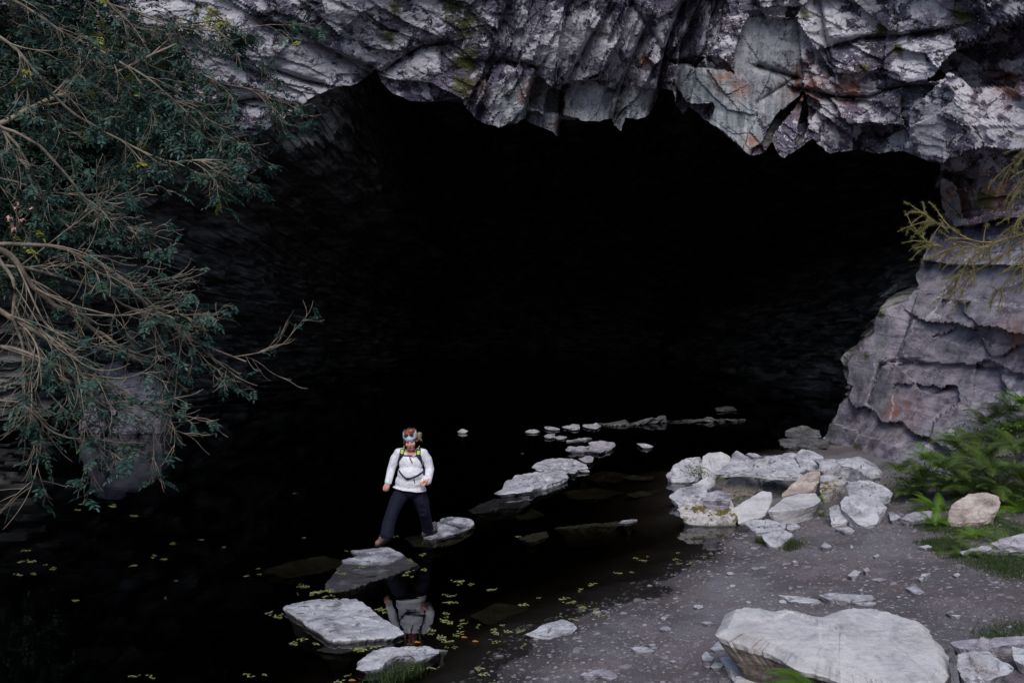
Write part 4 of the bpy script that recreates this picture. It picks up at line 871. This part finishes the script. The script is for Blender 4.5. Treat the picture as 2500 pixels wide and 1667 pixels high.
FL = [(2250, 1140, .75, 'fern at the left end of the fern bank, against the purple rock'), (2215, 1180, .6, 'low fern at the left end of the fern bank'), (2300, 1170, .75, 'fern in the middle of the bank, above the brown boulder'),
      (2290, 1240, .6, 'fern hanging its fronds left of the brown boulder'), (2350, 1150, .8, 'fern above the brown boulder'), (2400, 1100, .95, 'tall fern high on the bank'), (2440, 1180, .9, 'fern right of the brown boulder, on the bank'),
      (2480, 1080, 1.0, 'tallest fern at the right edge'), (2500, 1240, .8, 'fern at the right edge beside the brown boulder'), (2330, 1060, .7, 'fern on the ledge of the purple cliff'), (2400, 1010, .7, 'fern high against the dark cliff recess'), (2470, 980, .7, 'topmost fern of the bank'),
      (2200, 1120, .5, 'fern lowest on the left of the bank against the rock'), (2380, 1300, .45, 'small fern below the brown boulder'), (2450, 1320, .5, 'small fern above the long grey rock'), (2330, 1310, .4, 'small bright fern at the edge of the gravel'), (2510, 1310, .5, 'fern at the right end above the long grey rock'), (2420, 1260, .5, 'fern frond clump in front of the brown boulder')]
FL += [(2495, 960, .75, 'fern crowning the bank at the right edge'), (2440, 990, .7, 'fern near the top of the bank, left of the crowning one'), (2380, 1055, .75, 'fern leaning over the purple rock high on the bank'), (2310, 1120, .75, 'fern between the rock face and the bank\'s middle'), (2240, 1165, .6, 'fern at the bank\'s left end just above the gravel'), (2280, 1270, .5, 'fern spilling onto the gravel left of the brown boulder'), (2265, 1235, .5, 'fern above the gravel corner left of the brown boulder'), (2395, 1345, .42, 'fern below the middle of the brown boulder'), (2455, 1345, .42, 'fern just above the long grey rock\'s left end'), (2500, 1200, .9, 'large fern at the right edge level with the brown boulder'), (2420, 1215, .8, 'fern hanging over the brown boulder\'s right shoulder'), (2300, 1335, .36, 'small fern spreading at the left foot of the brown boulder'), (2350, 1348, .38, 'small fern right in front of the brown boulder'), (2425, 1340, .4, 'fern in front of the brown boulder at its right end'), (2485, 1335, .42, 'fern between the brown boulder and the long grey rock'), (2270, 1100, .7, 'fern standing up against the purple rock face'), (2345, 1200, .7, 'fern directly behind the brown boulder'), (2430, 1130, .9, 'broad fern in the upper middle of the bank'), (2390, 1180, .8, 'fern between the brown boulder and the upper bank'), (2500, 1150, .9, 'fern at the right edge halfway up the bank'), (2455, 1040, .8, 'fern in the upper right of the bank'), (2500, 1020, .8, 'fern at the right edge near the top of the bank'), (2240, 1200, .6, 'fern just above the low kerb like stone'), (2470, 1230, .8, 'fern between the brown boulder and the right edge'), (2360, 1090, .8, 'fern just left of the tall one high on the bank')]
for i, (a, b, L, lab) in enumerate(FL):
    Yd = {True: 16.2, False: 15.2}[b < 1120] if b < 1200 else None
    fern(a, b + (25 if Yd else 10), -.05, L * .82, lab, 13, 'fern' if i % 5 != 3 else 'fernbright', Yd - (a - 2200) / 300 * .9 + (.8 if b < 1060 else 0) if Yd else None)
fern(1985, 1245, 0, .34, 'bright fern among the front boulders under the smooth white slab', 10, 'fernbright')
fern(2005, 1262, 0, .26, 'small fern at the foot of the front boulders', 8, 'fern'); fern(1925, 1255, 0, .22, 'low leafy fern left under the smooth white slab', 8, 'fern')
fern(1735, 1160, .05, .28, 'single bright fern frond between the two rounded boulders', 2, 'fernbright', 17.2, 2.4)
fern(1975, 1135, .0, .26, 'fern in the crack of the broad back slab', 5, 'fern', 17.6)
fern(2000, 1733, .08, .56, 'bright green fern at the bottom edge in front of the great boulder', 7, 'near', 7.5, 3.1)
fern(2075, 1735, .08, .38, 'small fern right of the bright one at the bottom edge', 4, 'near', 7.45, 1.2)

# ------------------------------------------------------------------ grass
def grass(name, pts_, n, L, label, mat='grass', spread=.25, zoff=0):
    V = []
    for (a, b, r_) in pts_:
        c_ = Gt(a, b); R = r_ / F * c_[1]
        for _ in range(int(n)):
            u, v = rng.normal(0, .5, 2); x, y = c_[0] + u * R, c_[1] + v * R * 1.6; z_ = max(float(gz(x, y)[0]), -.05) + zoff
            h = L * rng.uniform(.4, 1.2); l_ = rng.normal(0, spread, 2) * h; w_ = rng.normal(0, 1, 2); w_ = w_ / np.hypot(*w_) * .003
            V += [[x - w_[0], y - w_[1], z_], [x + w_[0], y + w_[1], z_], [x + l_[0] * .4 + w_[0] * .7, y + l_[1] * .4 + w_[1] * .7, z_ + h * .65], [x + l_[0] * .4 - w_[0] * .7, y + l_[1] * .4 - w_[1] * .7, z_ + h * .65], [x + l_[0], y + l_[1], z_ + h]]
    V = np.array(V); m_ = len(V) // 5; f = [];
    base = (np.arange(m_) * 5)[:, None]
    tri = np.concatenate([base + np.array([[0, 1, 2]]), base + np.array([[0, 2, 3]]), base + np.array([[3, 2, 4]])])
    o = mesh(name, V, tri, M[mat]); tag(o, label, kind='stuff'); return o
grass('grass', [(2330, 1340, 40), (2400, 1370, 80), (2480, 1390, 80), (2500, 1360, 70), (2290, 1330, 40), (2440, 1380, 70), (2350, 1300, 60), (2450, 1290, 80), (2270, 1285, 40), (2500, 1300, 60)], 1700, .045, 'short green grass along the right edge of the gravel')
grass('grass', [(2440, 1560, 50), (2500, 1540, 60), (2480, 1580, 60)], 500, .06, 'thin grass by the log like rock at the lower right', spread=.4)
grass('grass', [(1905, 1325, 26), (1935, 1330, 26), (1860, 1325, 14), (1930, 1340, 20)], 260, .10, 'dark grass round the frontmost boulder of the pile', spread=.4)
grass('grass', [(975, 1640, 40), (940, 1655, 40), (1010, 1630, 26)], 260, .11, 'thin dark grass in front of the curved pale stone', spread=.5)
grass('grass', [(1880, 1655, 30), (1850, 1645, 20)], 160, .08, 'sparse grass under the great boulder', spread=.4)
def ivybed(label, pts_, n, size, zoff=.0):
    lv = Leaves()
    for (a, b, r_, Y) in pts_:
        c_ = P(a, b, Y); R = r_ / F * Y
        for _ in range(n): q = c_ + rng.normal(0, .5, 3) * [R, R, R * .5]; lv.leaflet(q, nrmz(rng.normal(0, 1, 3) + [0, -.6, -.2]), nrmz(rng.normal(0, .5, 3) + [0, 0, 1]), size * rng.uniform(.6, 1.3), size * .6)
    o = lv.build('ground_cover', M['fern']); return tag(o, label, kind='stuff')
ivybed('small leafed green growth filling the gaps between the boulders', [(1900, 1252, 50, 15.4), (1985, 1268, 60, 15.2), (2010, 1240, 40, 15.5), (2030, 1205, 34, 16), (1900, 1175, 60, 16.4), (1805, 1210, 40, 15.9), (1700, 1150, 26, 17.1), (1745, 1165, 26, 16.8), (2170, 1270, 24, 15.0), (2150, 1225, 26, 15.6), (1965, 1140, 16, 17.6)], 190, .035)
ivybed('dark undergrowth of the fern bank', [(2230, 1180, 70, 15.9), (2300, 1150, 90, 16.0), (2370, 1100, 110, 15.9), (2450, 1060, 110, 15.8), (2480, 1180, 110, 15.0), (2380, 1220, 90, 15.2), (2320, 1290, 60, 14.4), (2420, 1300, 80, 14.0), (2500, 1290, 70, 14)], 420, .05)

# ------------------------------------------------------------------ floating leaves
def sprig_mesh(i):
    lv = Leaves(); r_ = np.random.default_rng(i); n = r_.integers(2, 7); ax_ = r_.uniform(0, 6.28); L = r_.uniform(.05, .16); lv.leaflet(-np.array([math.cos(ax_), math.sin(ax_), 0]) * L * .55 + [0, 0, .002], np.array([math.cos(ax_), math.sin(ax_), 0]), np.array([0, 0, 1.]), L * 1.1, .006)
    for k in range(n):
        c_ = np.array([math.cos(ax_), math.sin(ax_), 0]) * L * (k / max(n - 1, 1) - .5); sg = 1 if k % 2 else -1
        a = ax_ + sg * r_.uniform(.6, 1.3); lv.leaflet(c_ + [0, 0, .003 + .002 * k], np.array([math.cos(a), math.sin(a), r_.uniform(-.02, .08)]), np.array([0, 0, 1.]), r_.uniform(.035, .065), r_.uniform(.012, .024))
    o = lv.build('floating_leaf', M['float']); return o
protos = [sprig_mesh(100 + i) for i in range(8)]; used = [False] * 8
clusters = [(190, 1240, 20, 4), (260, 1235, 24, 4), (330, 1260, 10, 1), (435, 1325, 22, 2), (505, 1318, 18, 2), (545, 1337, 22, 2), (90, 1362, 50, 4), (70, 1395, 50, 4), (135, 1385, 20, 2), (330, 1382, 26, 2), (405, 1360, 26, 3), (450, 1423, 22, 2), (180, 1470, 24, 2), (620, 1382, 30, 2), (600, 1405, 16, 1), (400, 1460, 6, 1),
            (350, 1655, 30, 3), (590, 1655, 40, 3), (640, 1380, 20, 2), (770, 1450, 40, 11), (800, 1440, 35, 8), (745, 1430, 20, 4), (840, 1395, 25, 4), (1000, 1370, 30, 3), (1020, 1405, 35, 6), (1150, 1432, 35, 5), (1200, 1440, 15, 2), (1110, 1460, 40, 6), (935, 1492, 24, 5), (1100, 1515, 60, 9), (1130, 1530, 40, 6), (1055, 1550, 40, 7), (1200, 1540, 25, 4),
            (900, 1580, 40, 6), (880, 1592, 20, 4), (750, 1570, 35, 4), (690, 1500, 30, 3), (660, 1495, 15, 2), (1040, 1630, 40, 5), (1100, 1580, 50, 5), (1180, 1560, 50, 5), (870, 1660, 40, 4), (1190, 1650, 60, 5), (1280, 1470, 50, 5), (1370, 1460, 30, 5), (1420, 1440, 30, 4), (1430, 1480, 24, 4), (1400, 1500, 40, 4), (1500, 1395, 50, 5), (1560, 1370, 50, 5), (1640, 1370, 40, 4), (1720, 1360, 30, 3),
            (1260, 1528, 30, 4), (1300, 1575, 20, 2), (1480, 1512, 14, 3), (1700, 1345, 40, 3), (960, 1310, 14, 1), (1040, 1350, 20, 2), (890, 1350, 40, 4), (870, 1375, 30, 4), (950, 1360, 20, 2), (715, 1205, 10, 1), (1280, 1108, 6, 1), (740, 1315, 12, 1), (1270, 1310, 14, 1)]
tot = 0
for (a, b, r_, n) in clusters:
    for _ in range(max(1, round(n * .68))):
        if tot >= 285: break
        u, v = rng.normal(0, .55, 2); g = G(a + u * r_, b + v * r_ * .35, .004); k = rnd.randrange(8)
        zt = float(gz(g[0], g[1])[0])
        if zt > .0: g[2] = zt + .012
        o = protos[k] if not used[k] else protos[k].copy()
        if used[k]: C.objects.link(o)
        used[k] = True; o.location = g; o.rotation_euler = (0, 0, rnd.uniform(0, 6.28)); sc_ = rnd.uniform(.6, 1.15); o.scale = (sc_,) * 3
        tag(o, 'small yellow green leaf sprig floating on the dark pool', 'leaf', 'leaf sprigs floating on the pool'); tot += 1
for (a, b) in ((1010, 1567), (1125, 1555), (850, 1660), (1152, 1565)):
    lv = Leaves(); lv.leaflet(np.zeros(3), np.array([1., .1, 0]), np.array([0, 0, 1.]), .07, .06); o = lv.build('fallen_leaf', M['orange']); o.location = G(a, b, .012)
    tag(o, {1010: 'orange fallen leaf just left of the curved stone\'s tip', 1125: 'orange fallen leaf highest near the reflection', 850: 'orange fallen leaf at the bottom edge', 1152: 'orange fallen leaf nearest the gravel'}[a], 'leaf', 'orange leaves on the pool')

# ------------------------------------------------------------------ the walker
YP = 13.6
def U(px_, py_, dy=0.): return Vector(P(px_, py_, YP + dy).tolist())
def remesh(name, prims, vox, mat, parent=None, smooth=3, post=None, wr=0.):
    "grow one continuous surface from overlapping ellipsoids and tapered limbs"
    import bmesh
    bm = bmesh.new()
    from mathutils import Matrix
    for pr in prims:
        if pr[0] == 'e':
            _, c_, rad, *rot = pr; M_ = Matrix.Translation(c_) @ (rot[0] if rot else Matrix()) @ Matrix.Diagonal((*rad, 1)); bmesh.ops.create_icosphere(bm, subdivisions=3, radius=1, matrix=M_)
        else:
            pts_, rad = pr[1], pr[2]; n = len(pts_)
            P3 = [Vector(p) for p in pts_]
            for i in range(n - 1):
                a, b = P3[i], P3[i + 1]; m_ = max(2, int((b - a).length / (min(rad[i], rad[i + 1]) * .35)))
                for k in range(m_ + 1):
                    f_ = k / m_; r_ = rad[i] * (1 - f_) + rad[i + 1] * f_
                    bmesh.ops.create_icosphere(bm, subdivisions=2, radius=r_, matrix=Matrix.Translation(a.lerp(b, f_)))
    me = bpy.data.meshes.new(name); bm.to_mesh(me); bm.free(); o = bpy.data.objects.new(name, me); C.objects.link(o)
    md = o.modifiers.new('r', 'REMESH'); md.mode = 'VOXEL'; md.voxel_size = vox; md.use_smooth_shade = True
    if smooth: ms = o.modifiers.new('s', 'SMOOTH'); ms.iterations = smooth; ms.factor = .6
    dg = bpy.context.evaluated_depsgraph_get(); m2 = bpy.data.meshes.new_from_object(o.evaluated_get(dg)); bpy.data.objects.remove(o)
    V = np.empty(len(m2.vertices) * 3, np.float32); m2.vertices.foreach_get('co', V); V = V.reshape(-1, 3).astype(float)
    if wr: V += (fbm(V * np.array([8, 8, 13]), 77, 3, .5) * wr)[:, None] * np.array([0, -1, 0])
    if post: V = post(V)
    m2.vertices.foreach_set('co', V.astype(np.float32).ravel()); m2.update(); m2.name = name
    m2.polygons.foreach_set('use_smooth', [True] * len(m2.polygons)); m2.materials.clear(); m2.materials.append(mat)
    o = bpy.data.objects.new(name, m2); C.objects.link(o)
    return child(o, parent) if parent else o
M['skin'] = plain('skin', (.74, .38, .31), .5, sc=60.); M['skin'].node_tree.nodes['Principled BSDF'].inputs['Subsurface Weight'].default_value = .08
M['shirt'] = plain('white cotton shirt', (.84, .84, .92), .85, (15., .6, .03)); M['trousers'] = plain('navy walking trousers', (.006, .007, .022), .8, (22., .6, .03))
M['navy'] = plain('navy webbing', (.012, .015, .05), .6); M['lime'] = plain('lime panel', (.58, .72, .10), .55); M['band'] = plain('pale blue headband', (.52, .66, .82), .8, (40., .3, .01))
M['hairm'] = plain('red brown hair', (.36, .13, .06), .5, (80., .8, .01)); M['blond'] = plain('blond hair tips', (.58, .40, .26), .5, (80., .8, .01))
M['lens'] = plain('tinted lens', (.12, .05, .09), .15); M['shoem'] = plain('tan pink shoe upper', (.27, .16, .135), .7, (60., .5, .01)); M['shoeg'] = plain('grey shoe upper', (.16, .14, .15), .7, (60., .5, .01)); M['sole'] = plain('dark sole', (.02, .02, .024), .7)
M['eye'] = plain('dark eye line', (.09, .035, .03), .5); M['lip'] = plain('lips', (.40, .13, .11), .5); M['grey'] = plain('grey buckle', (.45, .47, .55), .4); M['lace'] = plain('lace', (.5, .45, .42), .7)
who = empty('person', U(1000, 1335, 0), 'person in white top, navy trousers and blue headband, looking down while striding between stones', 'person')
def hand(w0, w1, fdir, curl, thumb, s=1.):
    "palm plus five bent fingers of unequal length"
    w0, w1 = Vector(w0), Vector(w1); d = (w1 - w0).normalized(); side = Vector(fdir).normalized(); fw = Vector(curl).normalized(); pr = []
    palm = w1 + d * .045 * s
    pr.append(('c', [w0, w1], [.031 * s, .026 * s])); pr.append(('c', [w1 - side * .012, palm - side * .022], [.021 * s, .018 * s])); pr.append(('c', [w1 + side * .010, palm + side * .022], [.021 * s, .018 * s]))
    for k, ln in enumerate((.030, .034, .032, .024)):
        b = palm + side * (-.030 + .020 * k) * s + d * .012; j1 = b + d * ln * .8 * s + fw * .010; j2 = j1 + d * ln * .45 * s + fw * ln * .75 * s; j3 = j2 - d * .006 + fw * ln * .6 * s
        pr.append(('c', [b, j1, j2, j3], [.0098 * s, .0092 * s, .0086 * s, .0078 * s]))
    tb_ = Vector(thumb).normalized(); b = w1 + d * .012 + tb_ * .016; pr.append(('c', [b, b + tb_ * .022 + d * .018, b + tb_ * .018 + d * .042 + fw * .014], [.013 * s, .011 * s, .009 * s]))
    return pr
Mx = __import__('mathutils').Matrix
tilt = Mx.Rotation(math.radians(12), 4, 'X') @ Mx.Rotation(math.radians(-6), 4, 'Y')
HC = U(1002, 1074, -.03)
def hp(x, y, z): return HC + (tilt @ Vector((x * 1.07, y * 1.05, z * 1.07)))      # head space: x right of picture, -y forward, z up
head = [('e', hp(0, .020, .028), (.078, .096, .092), tilt), ('e', hp(0, -.020, -.035), (.064, .075, .085), tilt), ('e', hp(0, -.052, -.098), (.030, .030, .026), tilt), ('e', hp(-.036, -.062, -.035), (.028, .024, .030), tilt), ('e', hp(.036, -.062, -.035), (.028, .024, .030), tilt),
        ('c', [hp(0, -.088, .002), hp(0, -.108, -.032)], [.010, .0145]), ('e', hp(-.012, -.098, -.036), (.009, .010, .008), tilt), ('e', hp(.012, -.098, -.036), (.009, .010, .008), tilt), ('c', [hp(-.034, -.082, .018), hp(.034, -.082, .018)], [.012, .012]), ('c', [hp(-.018, -.086, -.066), hp(.018, -.086, -.066)], [.009, .009]),
        ('e', hp(.080, .012, -.012), (.010, .018, .028), tilt), ('e', hp(-.080, .012, -.012), (.010, .018, .028), tilt), ('c', [U(1003, 1092, .03), U(1003, 1112, .04)], [.056, .064]), ('e', U(1003, 1112, .0), (.10, .07, .05))]
body = head + [('e', U(1003, 1140, .03), (.13, .09, .20)), ('e', U(1001, 1192, .0), (.15, .10, .10)), ('c', [U(975, 1108, .03), U(956, 1143, .04), U(949, 1174, -.05)], [.030, .030, .026]), ('c', [U(1032, 1108, .03), U(1049, 1146, .05), U(1044, 1174, -.11)], [.030, .030, .026]),
               ('c', [U(980, 1200, 0), U(958, 1250, -.22), U(946, 1300, -.34)], [.08, .06, .045]), ('c', [U(1022, 1200, 0), U(1036, 1250, .04), U(1044, 1286, .22)], [.08, .06, .045])]
body += hand(U(949, 1173, -.05), U(946, 1180, -.07), (1, .25, 0), (.25, .5, -.3), (1, -.4, -.2), 1.0)
body += hand(U(1045, 1171, -.12), U(1039, 1176, -.16), (.25, 0, -1), (-.2, .8, -.1), (-.2, -.5, .7), 1.0)
bo = remesh('body', body, .0055, M['skin'], who, 2)
def surf(o, px_, py_, off=.006, dflt=None):
    me = o.data; key = o.name
    if key not in BV: BV[key] = BVHTree.FromPolygons([v.co + Vector(who.location) for v in me.vertices], [tuple(p.vertices) for p in me.polygons])
    x, y, z_ = ray(px_, py_); d = Vector((float(x), float(y), float(z_))).normalized(); h_ = BV[key].ray_cast(Vector((0, 0, H)), d)
    return (h_[0] - d * off) if h_[0] else dflt
BV = {}
def hem(V):
    hz = P(V[:, 0] * 0 + 1000, 1187 + (V[:, 0] / YP * F + 1250 - 960) * .13, YP)[:, 2] + .0 * V[:, 0]
    m = V[:, 2] < hz; near = np.abs(V[:, 0] - P(1000, 1190, YP)[0]) < .26
    V[m & near, 2] = hz[m & near] + .002 * np.sin(V[m & near, 0] * 35); return V
sh = [('e', U(1003, 1112, .03), (.19, .10, .075)), ('e', U(1003, 1128, -.02), (.165, .14, .13)), ('e', U(989, 1133, -.055), (.085, .08, .09)), ('e', U(1017, 1133, -.055), (.085, .08, .09)), ('e', U(1003, 1156, -.04), (.185, .165, .15)), ('e', U(1001, 1176, -.02), (.205, .17, .16)), ('e', U(1000, 1198, -.02), (.235, .175, .16)),
      ('c', [U(975, 1105, .03), U(964, 1120, .04), U(956, 1143, .04), U(948, 1176, -.06)], [.068, .068, .060, .052]), ('c', [U(1032, 1106, .03), U(1043, 1122, .05), U(1049, 1146, .05), U(1043, 1174, -.10)], [.068, .070, .066, .062]),
      ('c', [U(985, 1100, .05), U(972, 1104, .04)], [.045, .058]), ('c', [U(1022, 1100, .05), U(1035, 1105, .04)], [.045, .058])]
def neck(V):     # open neckline
    return hem(V)
so = remesh('shirt', sh, .008, M['shirt'], who, 5, neck, .004)
# skin of the open V neck: small patch following the chest, plus collar
def patch(name, poly, on, mat, parent, off=.004, n=7):
    q = resample(poly, 40); c_ = q.mean(0); rings = []
    for k in range(n):
        a = c_ + (q - c_) * (k + .02) / (n - 1); rings.append([surf(on, x, y, off, U(x, y, -.1)) for x, y in a])
    V = np.array([list(v) for r_ in rings for v in r_]); return child(mesh(name, V, gridfaces(n, 40, True), mat, smooth=True), parent)
patch('neckline', [(987, 1101), (1003, 1096), (1022, 1101), (1012, 1109), (1004, 1117), (996, 1110)], so, M['skin'], bo if False else who, .004)
tr_ = [('e', U(1001, 1196, .0), (.205, .15, .12)), ('c', [U(983, 1202, .0), U(970, 1222, -.10), U(958, 1250, -.22), U(948, 1280, -.30), U(945, 1303, -.35)], [.120, .108, .092, .092, .096]),
       ('c', [U(1020, 1202, .02), U(1030, 1225, .02), U(1036, 1250, .04), U(1042, 1275, .16), U(1044, 1290, .24)], [.120, .106, .086, .082, .086])]
def cuffs(V):
    zl = P(940, 1312, YP - .36)[2]; zr = P(1045, 1297, YP + .26)[2]; xl = P(1000, 1300, YP)[0]
    V[:, 2] = np.where(V[:, 0] < xl, np.maximum(V[:, 2], zl), np.maximum(V[:, 2], zr)); V[:, 2] = np.minimum(V[:, 2], P(1000, 1178, YP)[2]); return V
remesh('trousers', tr_, .008, M['trousers'], who, 4, cuffs, .010)
def shoe(toe, heel, mat, w_=.045):
    toe, heel = Vector(toe), Vector(heel); mid = toe.lerp(heel, .5); up = Vector((0, 0, 1)); dr = (heel - toe).normalized()
    o = remesh('shoe', [('c', [toe + dr * .05 + up * .035, mid + up * .045, heel - dr * .04 + up * .05], [.036, w_, .040]), ('c', [mid.lerp(heel, .3) + up * .075, heel - dr * .045 + up * .11], [.040, .042])], .005, mat, who, 2)
    s_ = remesh('sole', [('c', [toe + dr * .045 + up * .004, mid + up * .004, heel - dr * .035 + up * .004], [.042, w_ + .004, .042])], .005, M['sole'], None, 1, lambda V: np.stack([V[:, 0], V[:, 1], np.clip(V[:, 2], toe.z - .008, toe.z + .022)], -1))
    s_.data.transform(Mx.Translation(-who.location)); s_.parent = o
    lt = Tubes(5); sd_ = up.cross(dr).normalized()
    for k in range(4): c_ = toe.lerp(heel, .34 + .11 * k) + up * (.088 + .016 * k); lt.add([c_ - sd_ * .03, c_ + up * .006, c_ + sd_ * .03], .004, .003)
    l_ = lt.build('lace', M['lace']); l_.data.transform(Mx.Translation(-who.location)); l_.parent = o
    return o
zf_ = .03
shoe(list(G(917, 1333, zf_)), list(G(950, 1318, zf_)), M['shoem'], .050)
shoe(list(G(1030, 1309, zf_)), list(G(1066, 1296, zf_ + .01)), M['shoeg'], .046)
# hair, headband, glasses, face
hairp = [('e', hp(0, .034, .050), (.084, .092, .088), tilt), ('e', hp(0, .070, .0), (.080, .065, .085), tilt), ('c', [hp(.070, .0, .03), hp(.084, .01, -.02)], [.016, .012]), ('c', [hp(-.074, -.004, .03), hp(-.088, .01, -.04)], [.014, .010]), ('e', hp(.02, .0, .125), (.040, .045, .022), tilt), ('c', [hp(-.05, -.066, .062), hp(0, -.082, .066), hp(.05, -.066, .062)], [.010, .010, .010])]
hr = remesh('hair', hairp, .005, M['hairm'], who, 1, None, .004)
tw = Tubes(4)
for k in range(46):
    a = hp(.085, .05, .03 + rng.normal(0, .012)); d = Vector((rng.uniform(.4, 1), rng.normal(0, .4), rng.normal(.15, .5))).normalized(); L = rng.uniform(.04, .085)
    tw.add([a, a + d * L * .5 + Vector((0, 0, .012)), a + d * L + Vector((0, 0, -.012 * rng.random()))], .006, .0015)
tl = tw.build('ponytail', M['blond']); tl.data.transform(Mx.Translation(-who.location)); tl.parent = hr
wsp = Tubes(3)
for k in range(40):
    th_ = rng.uniform(0, 6.28); a = hp(.078 * math.cos(th_), .03 + .08 * math.sin(th_), .09 + .03 * rng.random()); d = Vector((rng.normal(0, .6), rng.normal(0, .4), rng.uniform(0, .8))).normalized(); wsp.add([a, a + d * .018, a + d * .035 + Vector((.008, 0, -.006))], .0018, .0008)
wl = wsp.build('stray_hair', M['hairm']); wl.data.transform(Mx.Translation(-who.location)); wl.parent = hr
n_ = 48; V = []
for j, (z_, e_) in enumerate(((.050, .000), (.053, .007), (.078, .010), (.114, .004), (.118, -.004))):
    for k in range(n_):
        a = 6.283 * k / n_; V.append(hp((.083 + e_ - .10 * max(0, z_ - .075)) * math.cos(a), .014 + (.103 + e_ - .15 * max(0, z_ - .075)) * math.sin(a), z_ + .020 * math.sin(a) - .012))
child(mesh('headband', V, gridfaces(5, n_, True), M['band'], smooth=True), who)
ge = empty('sunglasses', hp(0, -.09, .10), 'tinted sunglasses pushed up on the walker\'s headband', 'sunglasses')
for sg in (-1, 1):
    V = [hp(sg * .034 + .026 * math.cos(a) * r_, -.094 + .010 * abs(math.cos(a)) * r_ + .0, .098 + .017 * math.sin(a) * r_) for r_ in (.02, 1) for a in np.linspace(0, 6.283, 20, endpoint=False)]
    child(mesh('lens', V, gridfaces(2, 20, True), M['lens']), ge)
    fr_ = Tubes(5); fr_.add([hp(sg * .034 + .027 * math.cos(a), -.095 + .010 * abs(math.cos(a)), .098 + .018 * math.sin(a)) for a in np.linspace(0, 6.283, 22)], .003, .003); fr_.add([hp(sg * .06, -.085, .10), hp(sg * .09, -.02, .085), hp(sg * .088, .03, .07)], .003, .0025)
    fr_.build('frame', M['sole'], ge)
b_ = Tubes(5); b_.add([hp(-.010, -.097, .104), hp(0, -.100, .108), hp(.010, -.097, .104)], .0025, .0025); b_.build('bridge', M['sole'], ge)
def onface(x, z_, off=.002):
    o_ = hp(x, -.5, z_); d = (hp(x, 0, z_) - o_).normalized(); surf(bo, 1000, 1090)
    h_ = BV[bo.name].ray_cast(o_, d); return (h_[0] - d * off) if h_[0] else hp(x, -.09, z_)
for nm, segs, mt, r_ in (('eye', [(-.044, -.010), (-.030, -.004), (-.016, -.010)], 'eye', .0042), ('eye', [(.016, -.010), (.030, -.004), (.044, -.010)], 'eye', .0042), ('eyebrow', [(-.048, .010), (-.032, .016), (-.014, .010)], 'hairm', .0032), ('eyebrow', [(.014, .010), (.032, .016), (.048, .010)], 'hairm', .0032), ('mouth', [(-.023, -.070), (-.010, -.066), (0, -.068), (.010, -.066), (.023, -.070)], 'lip', .0045)):
    t_ = Tubes(6); t_.add([onface(x, z_) for x, z_ in segs], 0, 0, [r_ * .4] + [r_] * (len(segs) - 2) + [r_ * .4]); t_.build(nm, M[mt], who)
# backpack with straps laid on the shirt
bp = empty('backpack', U(1003, 1150, .25), 'navy backpack with lime panels on its straps, worn by the walker', 'backpack')
remesh('bag', [('e', U(1003, 1135, .24), (.14, .10, .22))], .01, M['navy'], bp, 2)
def ribbon(name, pts_, w_, mat, par, off=.010):
    "pts: centre line in the photo; w in photo pixels, wrapped over the shirt"
    q = np.array(pts_, float); sg = np.r_[0, np.cumsum(np.hypot(*np.diff(q, axis=0).T))]; n = max(6, int(sg[-1] / 2)); s_ = np.linspace(0, sg[-1], n)
    x = np.interp(s_, sg, q[:, 0]); y = np.interp(s_, sg, q[:, 1]); t = np.stack([np.gradient(x), np.gradient(y)], -1); t /= np.linalg.norm(t, axis=1, keepdims=True); ws = np.interp(s_ / sg[-1], np.linspace(0, 1, len(np.atleast_1d(w_))), np.atleast_1d(w_)) if np.ndim(w_) else np.full(n, w_)
    V = []; last = U(x[0], y[0], -.1)
    for i in range(n):
        for a, o_ in ((-.5, .0), (-.5, off), (0, off + .003), (.5, off), (.5, .0)):
            X_, Y_ = x[i] - t[i, 1] * ws[i] * a, y[i] + t[i, 0] * ws[i] * a; h_ = surf(so, X_, Y_, o_, None)
            if h_ is None: h_ = last
            last = h_; V.append(list(h_))
    return child(mesh(name, V, gridfaces(n, 5), mat, smooth=True), par)
ck = crop(880, 1020, 4.61)
for pts_, lims in ((ck((500, 300), (475, 360), (460, 420), (435, 470), (420, 510)), (((492, 303), (480, 348)), ((477, 356), (464, 400)))), (ck((660, 305), (652, 360), (650, 415), (685, 480), (705, 545)), (((664, 308), (660, 350)), ((654, 366), (650, 410))))):
    st_ = ribbon('shoulder_strap', pts_, [10, 11, 11, 6, 3], M['navy'], bp)
    for lm_ in lims:
        pn = ribbon('lime_panel', ck(*lm_), 7, M['lime'], bp, .016)
        pn.parent = st_
ribbon('chest_strap', ck((470, 422), (540, 424), (600, 426), (640, 427)), 3.2, M['navy'], bp)
ribbon('strap_tail', ck((553, 436), (565, 470), (585, 508)), 2.4, M['navy'], bp)
ribbon('buckle', ck((584, 426), (614, 426)), 4.2, M['grey'], bp, .016)
ribbon('waist_strap', ck((424, 580), (440, 605), (480, 655), (520, 684), (560, 680), (640, 650), (705, 605)), 3.6, M['navy'], bp)
ribbon('waist_buckle', ck((508, 684), (552, 684)), 5, M['navy'], bp, .018)
ribbon('strap_tail', ck((598, 684), (607, 705), (608, 732)), 2., M['navy'], bp)
ribbon('hip_pad', ck((712, 545), (716, 580), (716, 640)), [3, 6, 4], M['navy'], bp)
